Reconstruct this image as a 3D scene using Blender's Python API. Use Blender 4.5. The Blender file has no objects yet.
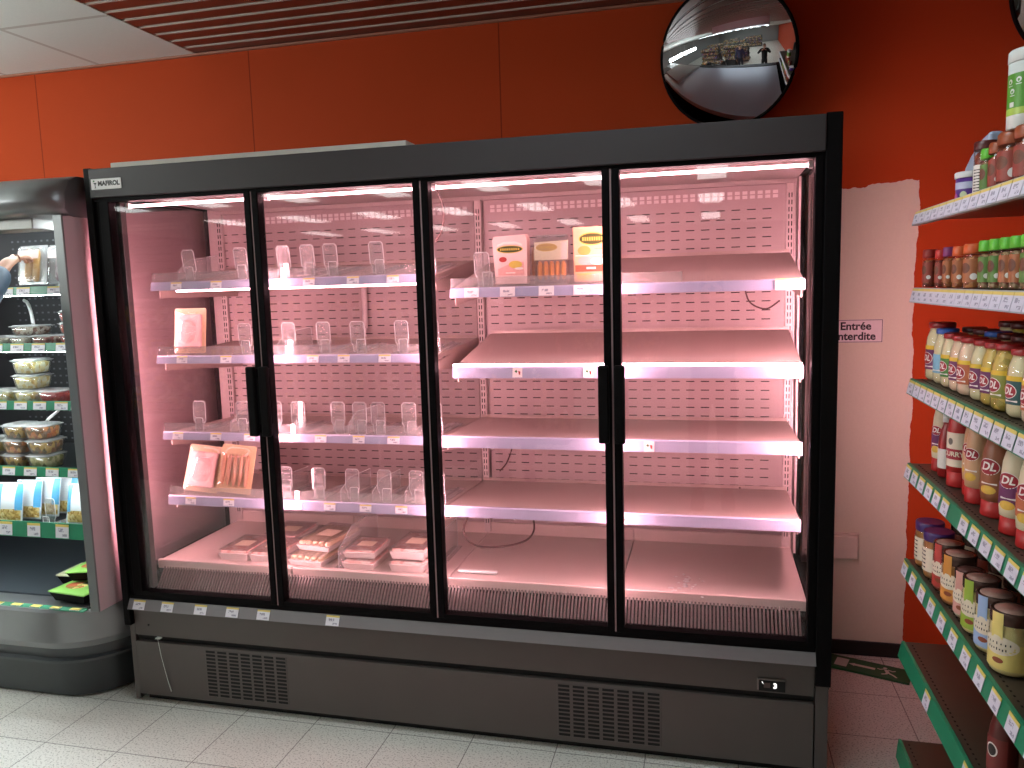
import bpy, bmesh, math, random
from mathutils import Vector, Matrix
random.seed(7)
SC = bpy.context.scene
COL = SC.collection
PI = math.pi

# ------------------------------------------------------------------ camera, world, exposure
def camera_matrix(loc, yaw, pitch, roll):
    cy, sy = math.cos(yaw), math.sin(yaw)
    f = Vector((sy*math.cos(pitch), cy*math.cos(pitch), math.sin(pitch)))
    r = Vector((cy, -sy, 0)); u = r.cross(f)
    r2 = r*math.cos(roll) + u*math.sin(roll); u2 = -r*math.sin(roll) + u*math.cos(roll)
    m = Matrix((r2, u2, -f)).transposed().to_4x4()
    m.translation = Vector(loc)
    return m
cam_data = bpy.data.cameras.new('camera')
cam = bpy.data.objects.new('camera', cam_data); COL.objects.link(cam)
cam.matrix_world = camera_matrix((2.17245, -2.52223, 1.59876), -0.246, -0.12232, -0.02841)
cam_data.sensor_width = 36; cam_data.lens = 789.292/1024*36
cam_data.clip_start = 0.05
SC.camera = cam
SC.view_settings.view_transform = 'Standard'
SC.view_settings.look = 'None'
SC.view_settings.exposure = 0.0
SC.view_settings.gamma = 1.0
SC.view_settings.use_curve_mapping = False
SC.cycles.transparent_max_bounces = 40
SC.cycles.sample_clamp_indirect = 4.0
world = bpy.data.worlds.new('world'); SC.world = world
world.use_nodes = True
world.node_tree.nodes['Background'].inputs[0].default_value = (0.75, 0.85, 1.0, 1)
world.node_tree.nodes['Background'].inputs[1].default_value = 0.05
CEILING_LAMP = 8.5        # emission of the ceiling strip lamps
MEAT_LAMP = 26.0           # emission of the pink tubes in the tall cabinet
SHELF_LAMP = 9.0          # emission of the tubes under the cabinet shelves
MEAT_COLOUR = (1.0, 0.49, 0.545)
CANOPY_LAMP = 40.0
ADDED_PENDANT = 42.0       # unseen hanging tubes added left of the view to brighten the ceiling
POST_LAMP = 95.0          # slim upright lamps in the cabinet's corner posts and mullions        # emission of the white tube in the open fridge

# ------------------------------------------------------------------ materials
def s2l(v):
    v /= 255.0
    return v/12.92 if v <= 0.04045 else ((v+0.055)/1.055)**2.4
def rgb(r, g, b): return (s2l(r), s2l(g), s2l(b), 1)
MATS = {}
class NT:
    def __init__(s, m): s.nt = m.node_tree
    def n(s, t, **kw):
        nd = s.nt.nodes.new(t)
        for k, v in kw.items(): setattr(nd, k, v)
        return nd
    def l(s, a, b): s.nt.links.new(a, b)
    def math(s, op, a, b=None, c=None):
        nd = s.n('ShaderNodeMath', operation=op)
        for i, v in enumerate((a, b, c)):
            if v is None: continue
            if isinstance(v, (int, float)): nd.inputs[i].default_value = v
            else: s.l(v, nd.inputs[i])
        return nd.outputs[0]
    def mix(s, fac, a, b):
        nd = s.n('ShaderNodeMix', data_type='RGBA')
        if isinstance(fac, (int, float)): nd.inputs[0].default_value = fac
        else: s.l(fac, nd.inputs[0])
        for i, v in ((6, a), (7, b)):
            if isinstance(v, tuple): nd.inputs[i].default_value = v
            else: s.l(v, nd.inputs[i])
        return nd.outputs[2]
def new_mat(name):
    m = bpy.data.materials.new(name); m.use_nodes = True
    return m, NT(m), m.node_tree.nodes['Principled BSDF']
def mat(name, col, rough=0.5, metal=0.0, var=0.08, scale=30, bump=0.0, spec=0.5, emit=None, strength=0):
    if name in MATS: return MATS[name]
    m, t, b = new_mat(name)
    if len(col) == 3: col = rgb(*col)
    tc = t.n('ShaderNodeTexCoord'); ns = t.n('ShaderNodeTexNoise'); ns.inputs['Scale'].default_value = scale
    ns.inputs['Detail'].default_value = 4
    t.l(tc.outputs['Object'], ns.inputs['Vector'])
    lo = tuple(max(0, c*(1-var)) for c in col[:3])+(1,); hi = tuple(min(1, c*(1+var)) for c in col[:3])+(1,)
    t.l(t.mix(ns.outputs['Fac'], lo, hi), b.inputs['Base Color'])
    b.inputs['Roughness'].default_value = rough; b.inputs['Metallic'].default_value = metal
    b.inputs['Specular IOR Level'].default_value = spec
    if bump:
        bp = t.n('ShaderNodeBump'); bp.inputs['Strength'].default_value = bump; bp.inputs['Distance'].default_value = 0.002
        t.l(ns.outputs['Fac'], bp.inputs['Height']); t.l(bp.outputs[0], b.inputs['Normal'])
    if emit:
        b.inputs['Emission Color'].default_value = tuple(emit[:3])+(1,); b.inputs['Emission Strength'].default_value = strength
    MATS[name] = m
    return m
def blotch(name, cols, scale=60, rough=0.5, spec=0.5):
    """food and mixed contents: cells of several colours"""
    if name in MATS: return MATS[name]
    m, t, b = new_mat(name)
    tc = t.n('ShaderNodeTexCoord'); v = t.n('ShaderNodeTexVoronoi'); v.inputs['Scale'].default_value = scale
    t.l(tc.outputs['Object'], v.inputs['Vector'])
    sep = t.n('ShaderNodeSeparateColor'); t.l(v.outputs['Color'], sep.inputs[0])
    r = t.n('ShaderNodeValToRGB'); r.color_ramp.interpolation = 'CONSTANT'
    els = r.color_ramp.elements
    while len(els) < len(cols): els.new(0.5)
    for i, c in enumerate(cols): els[i].position = i/len(cols); els[i].color = rgb(*c)
    t.l(sep.outputs[0], r.inputs[0]); t.l(r.outputs[0], b.inputs['Base Color'])
    bp = t.n('ShaderNodeBump'); bp.inputs['Strength'].default_value = 0.6; bp.inputs['Distance'].default_value = 0.004
    bp.invert = True
    t.l(v.outputs['Distance'], bp.inputs['Height']); t.l(bp.outputs[0], b.inputs['Normal'])
    b.inputs['Roughness'].default_value = rough; b.inputs['Specular IOR Level'].default_value = spec
    MATS[name] = m
    return m
def clear(name, tint=(1, 1, 1), f0=0.04, gain=0.9, haze=0.0, hazecol=(255, 255, 255), rough=0.02):
    """thin clear sheet: lets light straight through and mirrors more at grazing angles"""
    if name in MATS: return MATS[name]
    m, t, b = new_mat(name)
    t.nt.nodes.remove(b); out = t.nt.nodes['Material Output']
    tr = t.n('ShaderNodeBsdfTransparent'); tr.inputs[0].default_value = tuple(tint)+(1,)
    gl = t.n('ShaderNodeBsdfGlossy'); gl.inputs['Roughness'].default_value = rough
    lw = t.n('ShaderNodeLayerWeight'); lw.inputs[0].default_value = 0.5
    p = t.math('POWER', lw.outputs['Facing'], 4.0)
    ns = t.n('ShaderNodeTexNoise'); ns.inputs['Scale'].default_value = 6
    wob = t.math('MULTIPLY_ADD', ns.outputs['Fac'], f0*0.4, f0*0.8)
    fac = t.math('MULTIPLY_ADD', p, gain, wob)
    mx = t.n('ShaderNodeMixShader'); t.l(fac, mx.inputs[0]); t.l(tr.outputs[0], mx.inputs[1]); t.l(gl.outputs[0], mx.inputs[2])
    last = mx.outputs[0]
    if haze:
        df = t.n('ShaderNodeBsdfDiffuse'); df.inputs[0].default_value = rgb(*hazecol)
        tl = t.n('ShaderNodeBsdfTranslucent'); tl.inputs[0].default_value = rgb(*hazecol)
        ad = t.n('ShaderNodeMixShader'); ad.inputs[0].default_value = 0.5
        t.l(df.outputs[0], ad.inputs[1]); t.l(tl.outputs[0], ad.inputs[2])
        m2 = t.n('ShaderNodeMixShader'); m2.inputs[0].default_value = haze
        t.l(last, m2.inputs[1]); t.l(ad.outputs[0], m2.inputs[2]); last = m2.outputs[0]
    t.l(last, out.inputs[0])
    MATS[name] = m
    return m
def lamp_mat(name, col, strength):
    m, t, b = new_mat(name)
    t.nt.nodes.remove(b); e = t.n('ShaderNodeEmission'); e.inputs[0].default_value = tuple(col[:3])+(1,); e.inputs[1].default_value = strength
    t.l(e.outputs[0], t.nt.nodes['Material Output'].inputs[0])
    MATS[name] = m
    return m
def frac_line(t, coord, pitch, off, width):
    """1 on thin lines every pitch"""
    x = t.math('DIVIDE', t.math('SUBTRACT', coord, off), pitch)
    fr = t.math('FRACT', t.math('ADD', x, 100.0))
    d = t.math('ABSOLUTE', t.math('SUBTRACT', fr, 0.5))
    return t.math('GREATER_THAN', d, 0.5 - width/pitch/2)

def floor_material():
    m, t, b = new_mat('speckled_vinyl_tiles')
    tc = t.n('ShaderNodeTexCoord'); sx = t.n('ShaderNodeSeparateXYZ'); t.l(tc.outputs['Object'], sx.inputs[0])
    lx = frac_line(t, sx.outputs[0], 0.305, 0.136, 0.0035); ly = frac_line(t, sx.outputs[1], 0.305, -0.325, 0.0035)
    line = t.math('MAXIMUM', lx, ly)
    n1 = t.n('ShaderNodeTexNoise'); n1.inputs['Scale'].default_value = 150; n1.inputs['Detail'].default_value = 3
    t.l(tc.outputs['Object'], n1.inputs['Vector'])
    sp = t.n('ShaderNodeValToRGB'); sp.color_ramp.elements[0].position = 0.36; sp.color_ramp.elements[1].position = 0.46
    sp.color_ramp.elements[0].color = rgb(172, 170, 162); sp.color_ramp.elements[1].color = rgb(236, 236, 228)
    t.l(n1.outputs['Fac'], sp.inputs[0])
    n2 = t.n('ShaderNodeTexNoise'); n2.inputs['Scale'].default_value = 2.2; n2.inputs['Detail'].default_value = 5
    t.l(tc.outputs['Object'], n2.inputs['Vector'])
    base = t.mix(t.math('MULTIPLY', n2.outputs['Fac'], 0.35), sp.outputs[0], rgb(168, 160, 148))
    col = t.mix(t.math('MULTIPLY', line, 0.75), base, rgb(86, 80, 72))
    t.l(col, b.inputs['Base Color']); b.inputs['Roughness'].default_value = 0.38
    return m
def wall_material():
    """orange painted panels with seams; an unpainted pinkish patch with ragged edges"""
    m, t, b = new_mat('orange_panel_paint')
    tc = t.n('ShaderNodeTexCoord'); sx = t.n('ShaderNodeSeparateXYZ'); t.l(tc.outputs['Object'], sx.inputs[0])
    x, z = sx.outputs[0], sx.outputs[2]
    ns = t.n('ShaderNodeTexNoise'); ns.inputs['Scale'].default_value = 26; ns.inputs['Detail'].default_value = 4
    t.l(tc.outputs['Object'], ns.inputs['Vector'])
    wob = t.math('MULTIPLY_ADD', ns.outputs['Fac'], 0.034, -0.017)
    n2 = t.n('ShaderNodeTexNoise'); n2.inputs['Scale'].default_value = 5
    t.l(tc.outputs['Object'], n2.inputs['Vector'])
    wob2 = t.math('MULTIPLY_ADD', n2.outputs['Fac'], 0.03, -0.015)
    a = t.math('LESS_THAN', t.math('ADD', x, t.math('ADD', t.math('MULTIPLY', wob, 0.4), wob2)), 2.969)
    bb = t.math('GREATER_THAN', x, 2.2)
    zt = t.math('LESS_THAN', t.math('ADD', t.math('MULTIPLY_ADD', t.math('SUBTRACT', 2.97, x), 0.08, z), wob), 1.972)
    patch = t.math('MULTIPLY', t.math('MULTIPLY', a, bb), zt)
    seam = t.math('MULTIPLY', frac_line(t, x, 1.2135, -1.138, 0.006), t.math('LESS_THAN', x, 1.5))
    paint = t.mix(t.math('MULTIPLY', n2.outputs['Fac'], 0.3), rgb(192, 74, 36), rgb(178, 65, 30))
    paint = t.mix(t.math('MULTIPLY', seam, 0.6), paint, rgb(80, 25, 14))
    n3 = t.n('ShaderNodeTexNoise'); n3.inputs['Scale'].default_value = 130
    t.l(tc.outputs['Object'], n3.inputs['Vector'])
    bare = t.mix(t.math('MULTIPLY', n3.outputs['Fac'], 0.5), rgb(232, 226, 206), rgb(216, 208, 188))
    t.l(t.mix(patch, paint, bare), b.inputs['Base Color'])
    bp = t.n('ShaderNodeBump'); bp.inputs['Strength'].default_value = 0.25; bp.inputs['Distance'].default_value = 0.002
    t.l(n3.outputs['Fac'], bp.inputs['Height']); t.l(bp.outputs[0], b.inputs['Normal'])
    b.inputs['Roughness'].default_value = 0.7; b.inputs['Specular IOR Level'].default_value = 0.1
    return m
def ceiling_material():
    m, t, b = new_mat('mineral_ceiling_tiles')
    tc = t.n('ShaderNodeTexCoord'); sx = t.n('ShaderNodeSeparateXYZ'); t.l(tc.outputs['Object'], sx.inputs[0])
    line = t.math('MAXIMUM', frac_line(t, sx.outputs[0], 0.56, -0.74, 0.022), frac_line(t, sx.outputs[1], 0.576, 0.36, 0.022))
    ns = t.n('ShaderNodeTexNoise'); ns.inputs['Scale'].default_value = 160
    t.l(tc.outputs['Object'], ns.inputs['Vector'])
    base = t.mix(ns.outputs['Fac'], rgb(222, 232, 228), rgb(234, 242, 238))
    t.l(t.mix(t.math('MULTIPLY', line, 0.55), base, rgb(170, 168, 160)), b.inputs['Base Color'])
    b.inputs['Roughness'].default_value = 0.9
    return m
def price_card(name, yellow=True, base=(226, 226, 232)):
    """printed price card: a yellow head band, a row of dark print, small print below"""
    if name in MATS: return MATS[name]
    m, t, b = new_mat(name)
    tc = t.n('ShaderNodeTexCoord'); sx = t.n('ShaderNodeSeparateXYZ'); t.l(tc.outputs['Generated'], sx.inputs[0])
    u, v = sx.outputs[0], sx.outputs[2]
    geo = t.n('ShaderNodeObjectInfo')
    band = t.math('GREATER_THAN', v, 0.82)
    rnd = t.n('ShaderNodeTexNoise'); rnd.inputs['Scale'].default_value = 9.0; rnd.noise_dimensions = '4D'
    t.l(tc.outputs['Generated'], rnd.inputs['Vector']); t.l(t.math('MULTIPLY', geo.outputs['Random'], 40.0), rnd.inputs['W'])
    ink1 = t.math('MULTIPLY', t.math('MULTIPLY', t.math('GREATER_THAN', v, 0.44), t.math('LESS_THAN', v, 0.70)),
                  t.math('MULTIPLY', t.math('GREATER_THAN', u, 0.2), t.math('LESS_THAN', u, 0.62)))
    ink2 = t.math('MULTIPLY', t.math('MULTIPLY', t.math('GREATER_THAN', v, 0.12), t.math('LESS_THAN', v, 0.30)),
                  t.math('MULTIPLY', t.math('GREATER_THAN', u, 0.5), t.math('LESS_THAN', u, 0.86)))
    ink = t.math('MULTIPLY', t.math('MAXIMUM', ink1, ink2), t.math('GREATER_THAN', rnd.outputs['Fac'], 0.46))
    c = t.mix(t.math('MULTIPLY', ink, 0.6), rgb(*base), rgb(70, 70, 110))
    if yellow: c = t.mix(band, c, rgb(222, 200, 104))
    t.l(c, b.inputs['Base Color']); b.inputs['Roughness'].default_value = 0.5
    MATS[name] = m
    return m

BLACK = mat('black_powder_coat', (11, 9, 10), 0.55, var=0.1, spec=0.08)
FRAME = mat('black_anodised_frame', (9, 7, 8), 0.5, var=0.1, spec=0.06)
HEADER = mat('dark_grey_header', (42, 36, 37), 0.55, var=0.05)
BASE = mat('grey_brown_kick_panel', (82, 75, 72), 0.42, 0.25, var=0.06, scale=8)
RAILGREY = mat('light_grey_bumper', (118, 114, 116), 0.4, 0.2, var=0.05)
DARKGAP = mat('dark_recess', (10, 9, 9), 0.8)
STEEL = mat('painted_steel_liner', (196, 180, 178), 0.32, 0.15, var=0.05, scale=9)
LINER = mat('perforated_back_panel', (178, 158, 158), 0.42, 0.1, var=0.05, scale=9)
SHELFM = mat('grey_shelf_plate', (178, 158, 152), 0.3, 0.15, var=0.06, scale=12)
GRILLEM = mat('grille_slat_grey', (100, 88, 86), 0.4, 0.2)
DECKM = mat('deck_plate', (206, 186, 180), 0.3, 0.12, var=0.06, scale=12)
RAILM = mat('lilac_price_rail', (164, 164, 188), 0.25, var=0.04)
TUBE = lamp_mat('pink_meat_tube', MEAT_COLOUR, MEAT_LAMP)
POSTL = lamp_mat('pink_post_lamp', MEAT_COLOUR, POST_LAMP*1.5)
POSTR = lamp_mat('pink_right_post_lamp', MEAT_COLOUR, POST_LAMP*3.6)
UNDER = lamp_mat('pink_under_shelf_tube', MEAT_COLOUR, SHELF_LAMP)
ENDGLASS = clear('end_glass', (0.93, 0.92, 0.92), 0.09, 0.95)
MULL = lamp_mat('pink_mullion_lamp', MEAT_COLOUR, POST_LAMP*1.1)
DOORGLASS = clear('door_glass', (0.97, 0.96, 0.96), 0.035, 0.8)
ACRYL = clear('clear_acrylic', (0.96, 0.96, 0.96), 0.08, 0.7, haze=0.15)
ACRYLRIM = clear('acrylic_edge_glint', (0.95, 0.95, 0.95), 0.3, 0.7, haze=0.8)  # whitish haze paints the bright glints along acrylic edges
FILM = clear('clear_film', (0.97, 0.97, 0.97), 0.10, 0.8, haze=0.03, rough=0.12)
TUBCLEAR = clear('clear_tub_plastic', (0.94, 0.96, 0.96), 0.10, 0.8, haze=0.10, rough=0.08)
LIDCLEAR = clear('frosted_lid', (0.94, 0.96, 0.97), 0.14, 0.8, haze=0.35, rough=0.15)
JARGLASS = clear('jar_glass', (0.96, 0.96, 0.95), 0.05, 0.8)
WHITE = mat('white_plastic', (226, 226, 224), 0.4, var=0.03)
CARD_Y = price_card('yellow_headed_price_card')
CARD_W = price_card('white_price_card', False, (232, 226, 226))
GREEN_RAIL = mat('green_price_rail', (34, 128, 92), 0.4, var=0.08)
MIRROR = mat('mirror_face', (214, 218, 224), 0.01, 1.0, var=0.0)
STEELGREY = mat('brushed_grey_metal', (128, 130, 132), 0.34, 0.55, var=0.06, scale=14)

# ------------------------------------------------------------------ mesh helpers
class MB:
    def __init__(s): s.bm = bmesh.new()
    def _fin(s, verts, mi, M):
        if M is not None:
            for v in verts: v.co = M @ v.co
        fs = set()
        for v in verts: fs.update(v.link_faces)
        for f in fs: f.material_index = mi
    def box(s, x0, x1, y0, y1, z0, z1, mi=0, bev=0.0, M=None, seg=2):
        r = bmesh.ops.create_cube(s.bm, size=1)
        vs = r['verts']
        for v in vs:
            v.co = Vector(((x0+x1)/2+v.co.x*(x1-x0), (y0+y1)/2+v.co.y*(y1-y0), (z0+z1)/2+v.co.z*(z1-z0)))
        if bev:
            es = set()
            for v in vs: es.update(v.link_edges)
            r2 = bmesh.ops.bevel(s.bm, geom=list(es), offset=bev, segments=seg, affect='EDGES', profile=0.5)
            vs = list({v for f in r2['faces'] for v in f.verts} | {v for v in vs if v.is_valid})
        s._fin(vs, mi, M)
        return s
    def hexa(s, pts, mi=0):
        """8 corners: bottom four (ccw) then top four"""
        v = [s.bm.verts.new(p) for p in pts]
        for q in ((3, 2, 1, 0), (4, 5, 6, 7), (0, 1, 5, 4), (1, 2, 6, 5), (2, 3, 7, 6), (3, 0, 4, 7)):
            f = s.bm.faces.new([v[i] for i in q]); f.material_index = mi
        return s
    def lathe(s, prof, seg=24, c=(0, 0, 0), mi=0, M=None, cap=True, sx=1.0, sy=1.0, a0=0.0, a1=2*PI):
        full = abs(a1-a0-2*PI) < 1e-6
        rings = []; nv = []
        for r, z in prof:
            ring = []
            cnt = seg if full else seg+1
            for i in range(cnt):
                a = a0+(a1-a0)*i/seg
                ring.append(s.bm.verts.new((c[0]+r*sx*math.cos(a), c[1]+r*sy*math.sin(a), c[2]+z)))
            rings.append(ring); nv += ring
        for k in range(len(rings)-1):
            A, B = rings[k], rings[k+1]
            n = len(A)
            for i in range(n if full else n-1):
                j = (i+1) % n
                f = s.bm.faces.new((A[i], A[j], B[j], B[i])); f.material_index = mi; f.smooth = True
        if cap and full:
            for ring, rev in ((rings[0], True), (rings[-1], False)):
                f = s.bm.faces.new(ring[::-1] if rev else ring); f.material_index = mi
        s._fin(nv, mi, M)
        return s
    def tube(s, pts, r, seg=8, mi=0, smooth_n=0):
        pts = [Vector(p) for p in pts]
        if smooth_n:
            out = []
            n = len(pts)
            for i in range(n-1):
                p0, p1, p2, p3 = pts[max(i-1, 0)], pts[i], pts[i+1], pts[min(i+2, n-1)]
                for k in range(smooth_n):
                    u = k/smooth_n
                    out.append(0.5*((2*p1)+(-p0+p2)*u+(2*p0-5*p1+4*p2-p3)*u*u+(-p0+3*p1-3*p2+p3)*u**3))
            out.append(pts[-1]); pts = out
            if isinstance(r, (list, tuple)):
                r = [r[min(i//smooth_n, n-1)]*(1-i % smooth_n/smooth_n)+r[min(i//smooth_n+1, n-1)]*(i % smooth_n/smooth_n) for i in range(len(pts))]
        rings = []
        ref = Vector((0, 0, 1))
        for i, p in enumerate(pts):
            d = (pts[min(i+1, len(pts)-1)]-pts[max(i-1, 0)]).normalized()
            a = ref if abs(d.dot(ref)) < 0.95 else Vector((1, 0, 0))
            u = d.cross(a).normalized(); w = d.cross(u)
            rr = r[i] if isinstance(r, (list, tuple)) else r
            rings.append([s.bm.verts.new(p+u*rr*math.cos(2*PI*k/seg)+w*rr*math.sin(2*PI*k/seg)) for k in range(seg)])
        for A, B in zip(rings, rings[1:]):
            for i in range(seg):
                f = s.bm.faces.new((A[i], A[(i+1) % seg], B[(i+1) % seg], B[i])); f.material_index = mi; f.smooth = True
        s.bm.faces.new(rings[0][::-1]).material_index = mi; s.bm.faces.new(rings[-1]).material_index = mi
        return s
    def prism(s, poly, d0, d1, axis='y', mi=0, M=None):
        """outline in the plane square to axis, given thickness along axis; y: (x,z)  x: (y,z)  z: (x,y)"""
        def P(a, b, d): return {'y': (a, d, b), 'x': (d, a, b), 'z': (a, b, d)}[axis]
        A = [s.bm.verts.new(P(a, b, d0)) for a, b in poly]; B = [s.bm.verts.new(P(a, b, d1)) for a, b in poly]
        n = len(poly)
        fs = [s.bm.faces.new(A[::-1]), s.bm.faces.new(B)]
        for i in range(n): fs.append(s.bm.faces.new((A[i], A[(i+1) % n], B[(i+1) % n], B[i])))
        for f in fs: f.material_index = mi
        bmesh.ops.recalc_face_normals(s.bm, faces=fs)
        s._fin(A+B, mi, M)
        return s
    def tris(s, verts, faces, mi=0, smooth=False):
        v = [s.bm.verts.new(p) for p in verts]
        for f in faces:
            try:
                ff = s.bm.faces.new([v[i] for i in f]); ff.material_index = mi; ff.smooth = smooth
            except ValueError: pass
        return s
    def build(s, name, mats, parent=None, loc=None, rot=None, smooth=None):
        bmesh.ops.recalc_face_normals(s.bm, faces=s.bm.faces)
        me = bpy.data.meshes.new(name); s.bm.to_mesh(me); s.bm.free()
        if smooth is not None:
            for p in me.polygons: p.use_smooth = smooth
        o = bpy.data.objects.new(name, me); COL.objects.link(o)
        for m in (mats if isinstance(mats, (list, tuple)) else [mats]): me.materials.append(m)
        if parent: o.parent = parent
        if loc: o.location = loc
        if rot: o.rotation_euler = rot
        return o
def tag(o, label=None, cat=None, group=None, kind=None):
    if label: o['label'] = label
    if cat: o['category'] = cat
    if group: o['group'] = group
    if kind: o['kind'] = kind
    return o
def thing(name, label, cat, loc=(0, 0, 0), rz=0.0, group=None, rot=None):
    o = bpy.data.objects.new(name, None); COL.objects.link(o)
    o.empty_display_size = 0.05
    o.location = loc; o.rotation_euler = rot if rot else (0, 0, rz)
    return tag(o, label, cat, group)
def structure(o): return tag(o, kind='structure')
def dup(root, loc, rot=(0, 0, 0), label=None, group=None, scale=None):
    r = root.copy(); COL.objects.link(r); r.location = loc; r.rotation_euler = rot
    if scale: r.scale = scale
    if label: r['label'] = label
    if group: r['group'] = group
    for ch in list(root.children):
        c = ch.copy(); COL.objects.link(c); c.parent = r
        for g in ch.children:
            d = g.copy(); COL.objects.link(d); d.parent = c
    return r
ORD = ['first', 'second', 'third', 'fourth', 'fifth', 'sixth', 'seventh', 'eighth', 'ninth', 'tenth', 'eleventh', 'twelfth']
_txt = {}
def text_geo(s, size, bold=0.0, shear=0.0):
    key = (s, size, bold, shear)
    if key not in _txt:
        cu = bpy.data.curves.new('lettering', 'FONT'); cu.body = s; cu.size = size; cu.align_x = 'CENTER'; cu.align_y = 'CENTER'
        cu.offset = bold; cu.shear = shear; cu.resolution_u = 3
        o = bpy.data.objects.new('lettering', cu); COL.objects.link(o)
        bpy.context.view_layer.update()
        ev = o.evaluated_get(bpy.context.evaluated_depsgraph_get()); me = ev.to_mesh()
        _txt[key] = ([tuple(v.co) for v in me.vertices], [tuple(p.vertices) for p in me.polygons])
        ev.to_mesh_clear(); bpy.data.objects.remove(o); bpy.data.curves.remove(cu)
    return _txt[key]
def ellipse(cx, cz, a, b, n=20): return [(cx+a*math.cos(2*PI*i/n), cz+b*math.sin(2*PI*i/n)) for i in range(n)]
def rrect(x0, x1, z0, z1, r, n=4):
    out = []
    for cx, cz, s in ((x1-r, z0+r, -PI/2), (x1-r, z1-r, 0), (x0+r, z1-r, PI/2), (x0+r, z0+r, PI)):
        for i in range(n+1): out.append((cx+r*math.cos(s+PI/2*i/n), cz+r*math.sin(s+PI/2*i/n)))
    return out
def wrap_poly(mb, poly, R, mi, lift=0.0004, a_c=-PI/2, sy=1.0):
    """flat outline (u,z) laid onto an upright cylinder of radius R, facing angle a_c"""
    def P(u, z):
        a = a_c+u/R
        return ((R+lift)*math.cos(a), (R+lift)*sy*math.sin(a), z)
    cu = sum(p[0] for p in poly)/len(poly); cz = sum(p[1] for p in poly)/len(poly)
    n = len(poly); verts = [P(cu, cz)]; faces = []
    K = 3
    for k in range(1, K+1):
        for u, z in poly: verts.append(P(cu+(u-cu)*k/K, cz+(z-cz)*k/K))
    for i in range(n): faces.append((0, 1+i, 1+(i+1) % n))
    for k in range(K-1):
        for i in range(n):
            j = (i+1) % n
            faces.append((1+k*n+i, 1+(k+1)*n+i, 1+(k+1)*n+j, 1+k*n+j))
    mb.tris(verts, faces, mi, True)
def wrap_text(mb, s, size, R, z, mi, u0=0.0, lift=0.0009, a_c=-PI/2, bold=0.0, shear=0.0):
    vs, fs = text_geo(s, size, bold, shear)
    mb.tris([((R+lift)*math.cos(a_c+(u0+x)/R), (R+lift)*math.sin(a_c+(u0+x)/R), z+y) for x, y, _ in vs], fs, mi)
def flat_text(mb, s, size, x, y, z, mi, bold=0.0, shear=0.0):
    vs, fs = text_geo(s, size, bold, shear)
    mb.tris([(x+a, y, z+b) for a, b, _ in vs], fs, mi)

# ------------------------------------------------------------------ setting
structure(MB().box(-8, 4.2, -14, 1.0, -0.1, 0).build('floor', floor_material()))
WALLM = wall_material()
structure(MB().box(-8, 4.2, 0.936, 1.0, 0, 2.9).build('wall_back', WALLM))
PLAIN_ORANGE = mat('plain_orange_paint', (198, 68, 30), 0.6, var=0.06, scale=4)
structure(MB().box(4.2, 4.3, -14, 1.0, 0, 2.9).build('wall_right', PLAIN_ORANGE))
structure(MB().box(-8.1, -8, -14, 1.0, 0, 2.9).build('wall_left', mat('store_wall_grey', (150, 150, 150), 0.7)))
structure(MB().box(-8, 4.2, -14.1, -14, 0, 2.9).build('wall_front', mat('store_wall_grey', (150, 150, 150), 0.7)))
CEILM = ceiling_material()
structure(MB().box(-8, -0.2, -2.6, 0.936, 2.741, 2.80).build('ceiling', CEILM))
structure(MB().box(-8, 4.2, -14, -2.6, 2.741, 2.80).build('ceiling_store', CEILM))
structure(MB().box(-0.2, 4.2, -2.6, 0.936, 2.86, 2.92).build('ceiling_void', mat('black_void', (12, 10, 10), 0.9)))
sl = MB(); y = 0.925
while y > -2.5:
    sl.box(-0.2, 4.2, y-0.080, y, 2.744, 2.756, 0, 0.002, seg=1)
    sl.box(-0.2, 4.2, y-0.0875, y-0.080, 2.7415, 2.760, 1)
    y -= 0.100
structure(sl.build('ceiling_slats', [mat('dark_red_slat_metal', (120, 62, 48), 0.35, 0.3, var=0.12, scale=3), mat('pale_slat_lip', (196, 186, 176), 0.4)]))
structure(MB().box(-8, 4.2, 0.918, 0.936, 2.732, 2.741).build('trim_1', mat('ceiling_edge_trim', (170, 120, 100), 0.5)))
structure(MB().box(-0.212, -0.198, -2.6, 0.918, 2.7415, 2.762).build('trim_2', mat('pale_slat_lip', (196, 186, 176), 0.4)))
structure(MB().box(-8, 4.2, 0.922, 0.936, 0, 0.062, bev=0.003).build('baseboard_back', mat('black_baseboard', (20, 17, 17), 0.5)))
# strip lamps on the store ceiling
LAMPM = lamp_mat('white_strip_diffuser', (0.93, 1.0, 0.97), CEILING_LAMP)
def strip_lamp(name, label, loc, L, along='y', group=None):
    t = thing(name, label, 'lamp', loc, 0 if along == 'y' else PI/2, group)
    MB().box(-0.17, 0.17, -L/2, L/2, -0.03, 0.0, bev=0.004).build('housing', WHITE, t)
    MB().box(-0.15, 0.15, -L/2+0.02, L/2-0.02, -0.042, -0.03, bev=0.004).build('diffuser', LAMPM, t)
    return t
k = 0
for r, yy in enumerate((-5.9, -8.6, -11.5)):
    for c_, xx in enumerate((-5.0, -3.8, -2.6, -1.4, -0.2, 1.0, 2.2)):
        strip_lamp('strip_lamp', '%s short ceiling strip lamp in the %s row seen mirrored behind the shoppers' % (ORD[c_], ORD[r]), (xx, yy, 2.741), 1.2, 'y', 'short ceiling strip lamps over the store')
PENDM = lamp_mat('added_pendant_tube', (0.95, 1.0, 0.97), ADDED_PENDANT)
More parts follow.
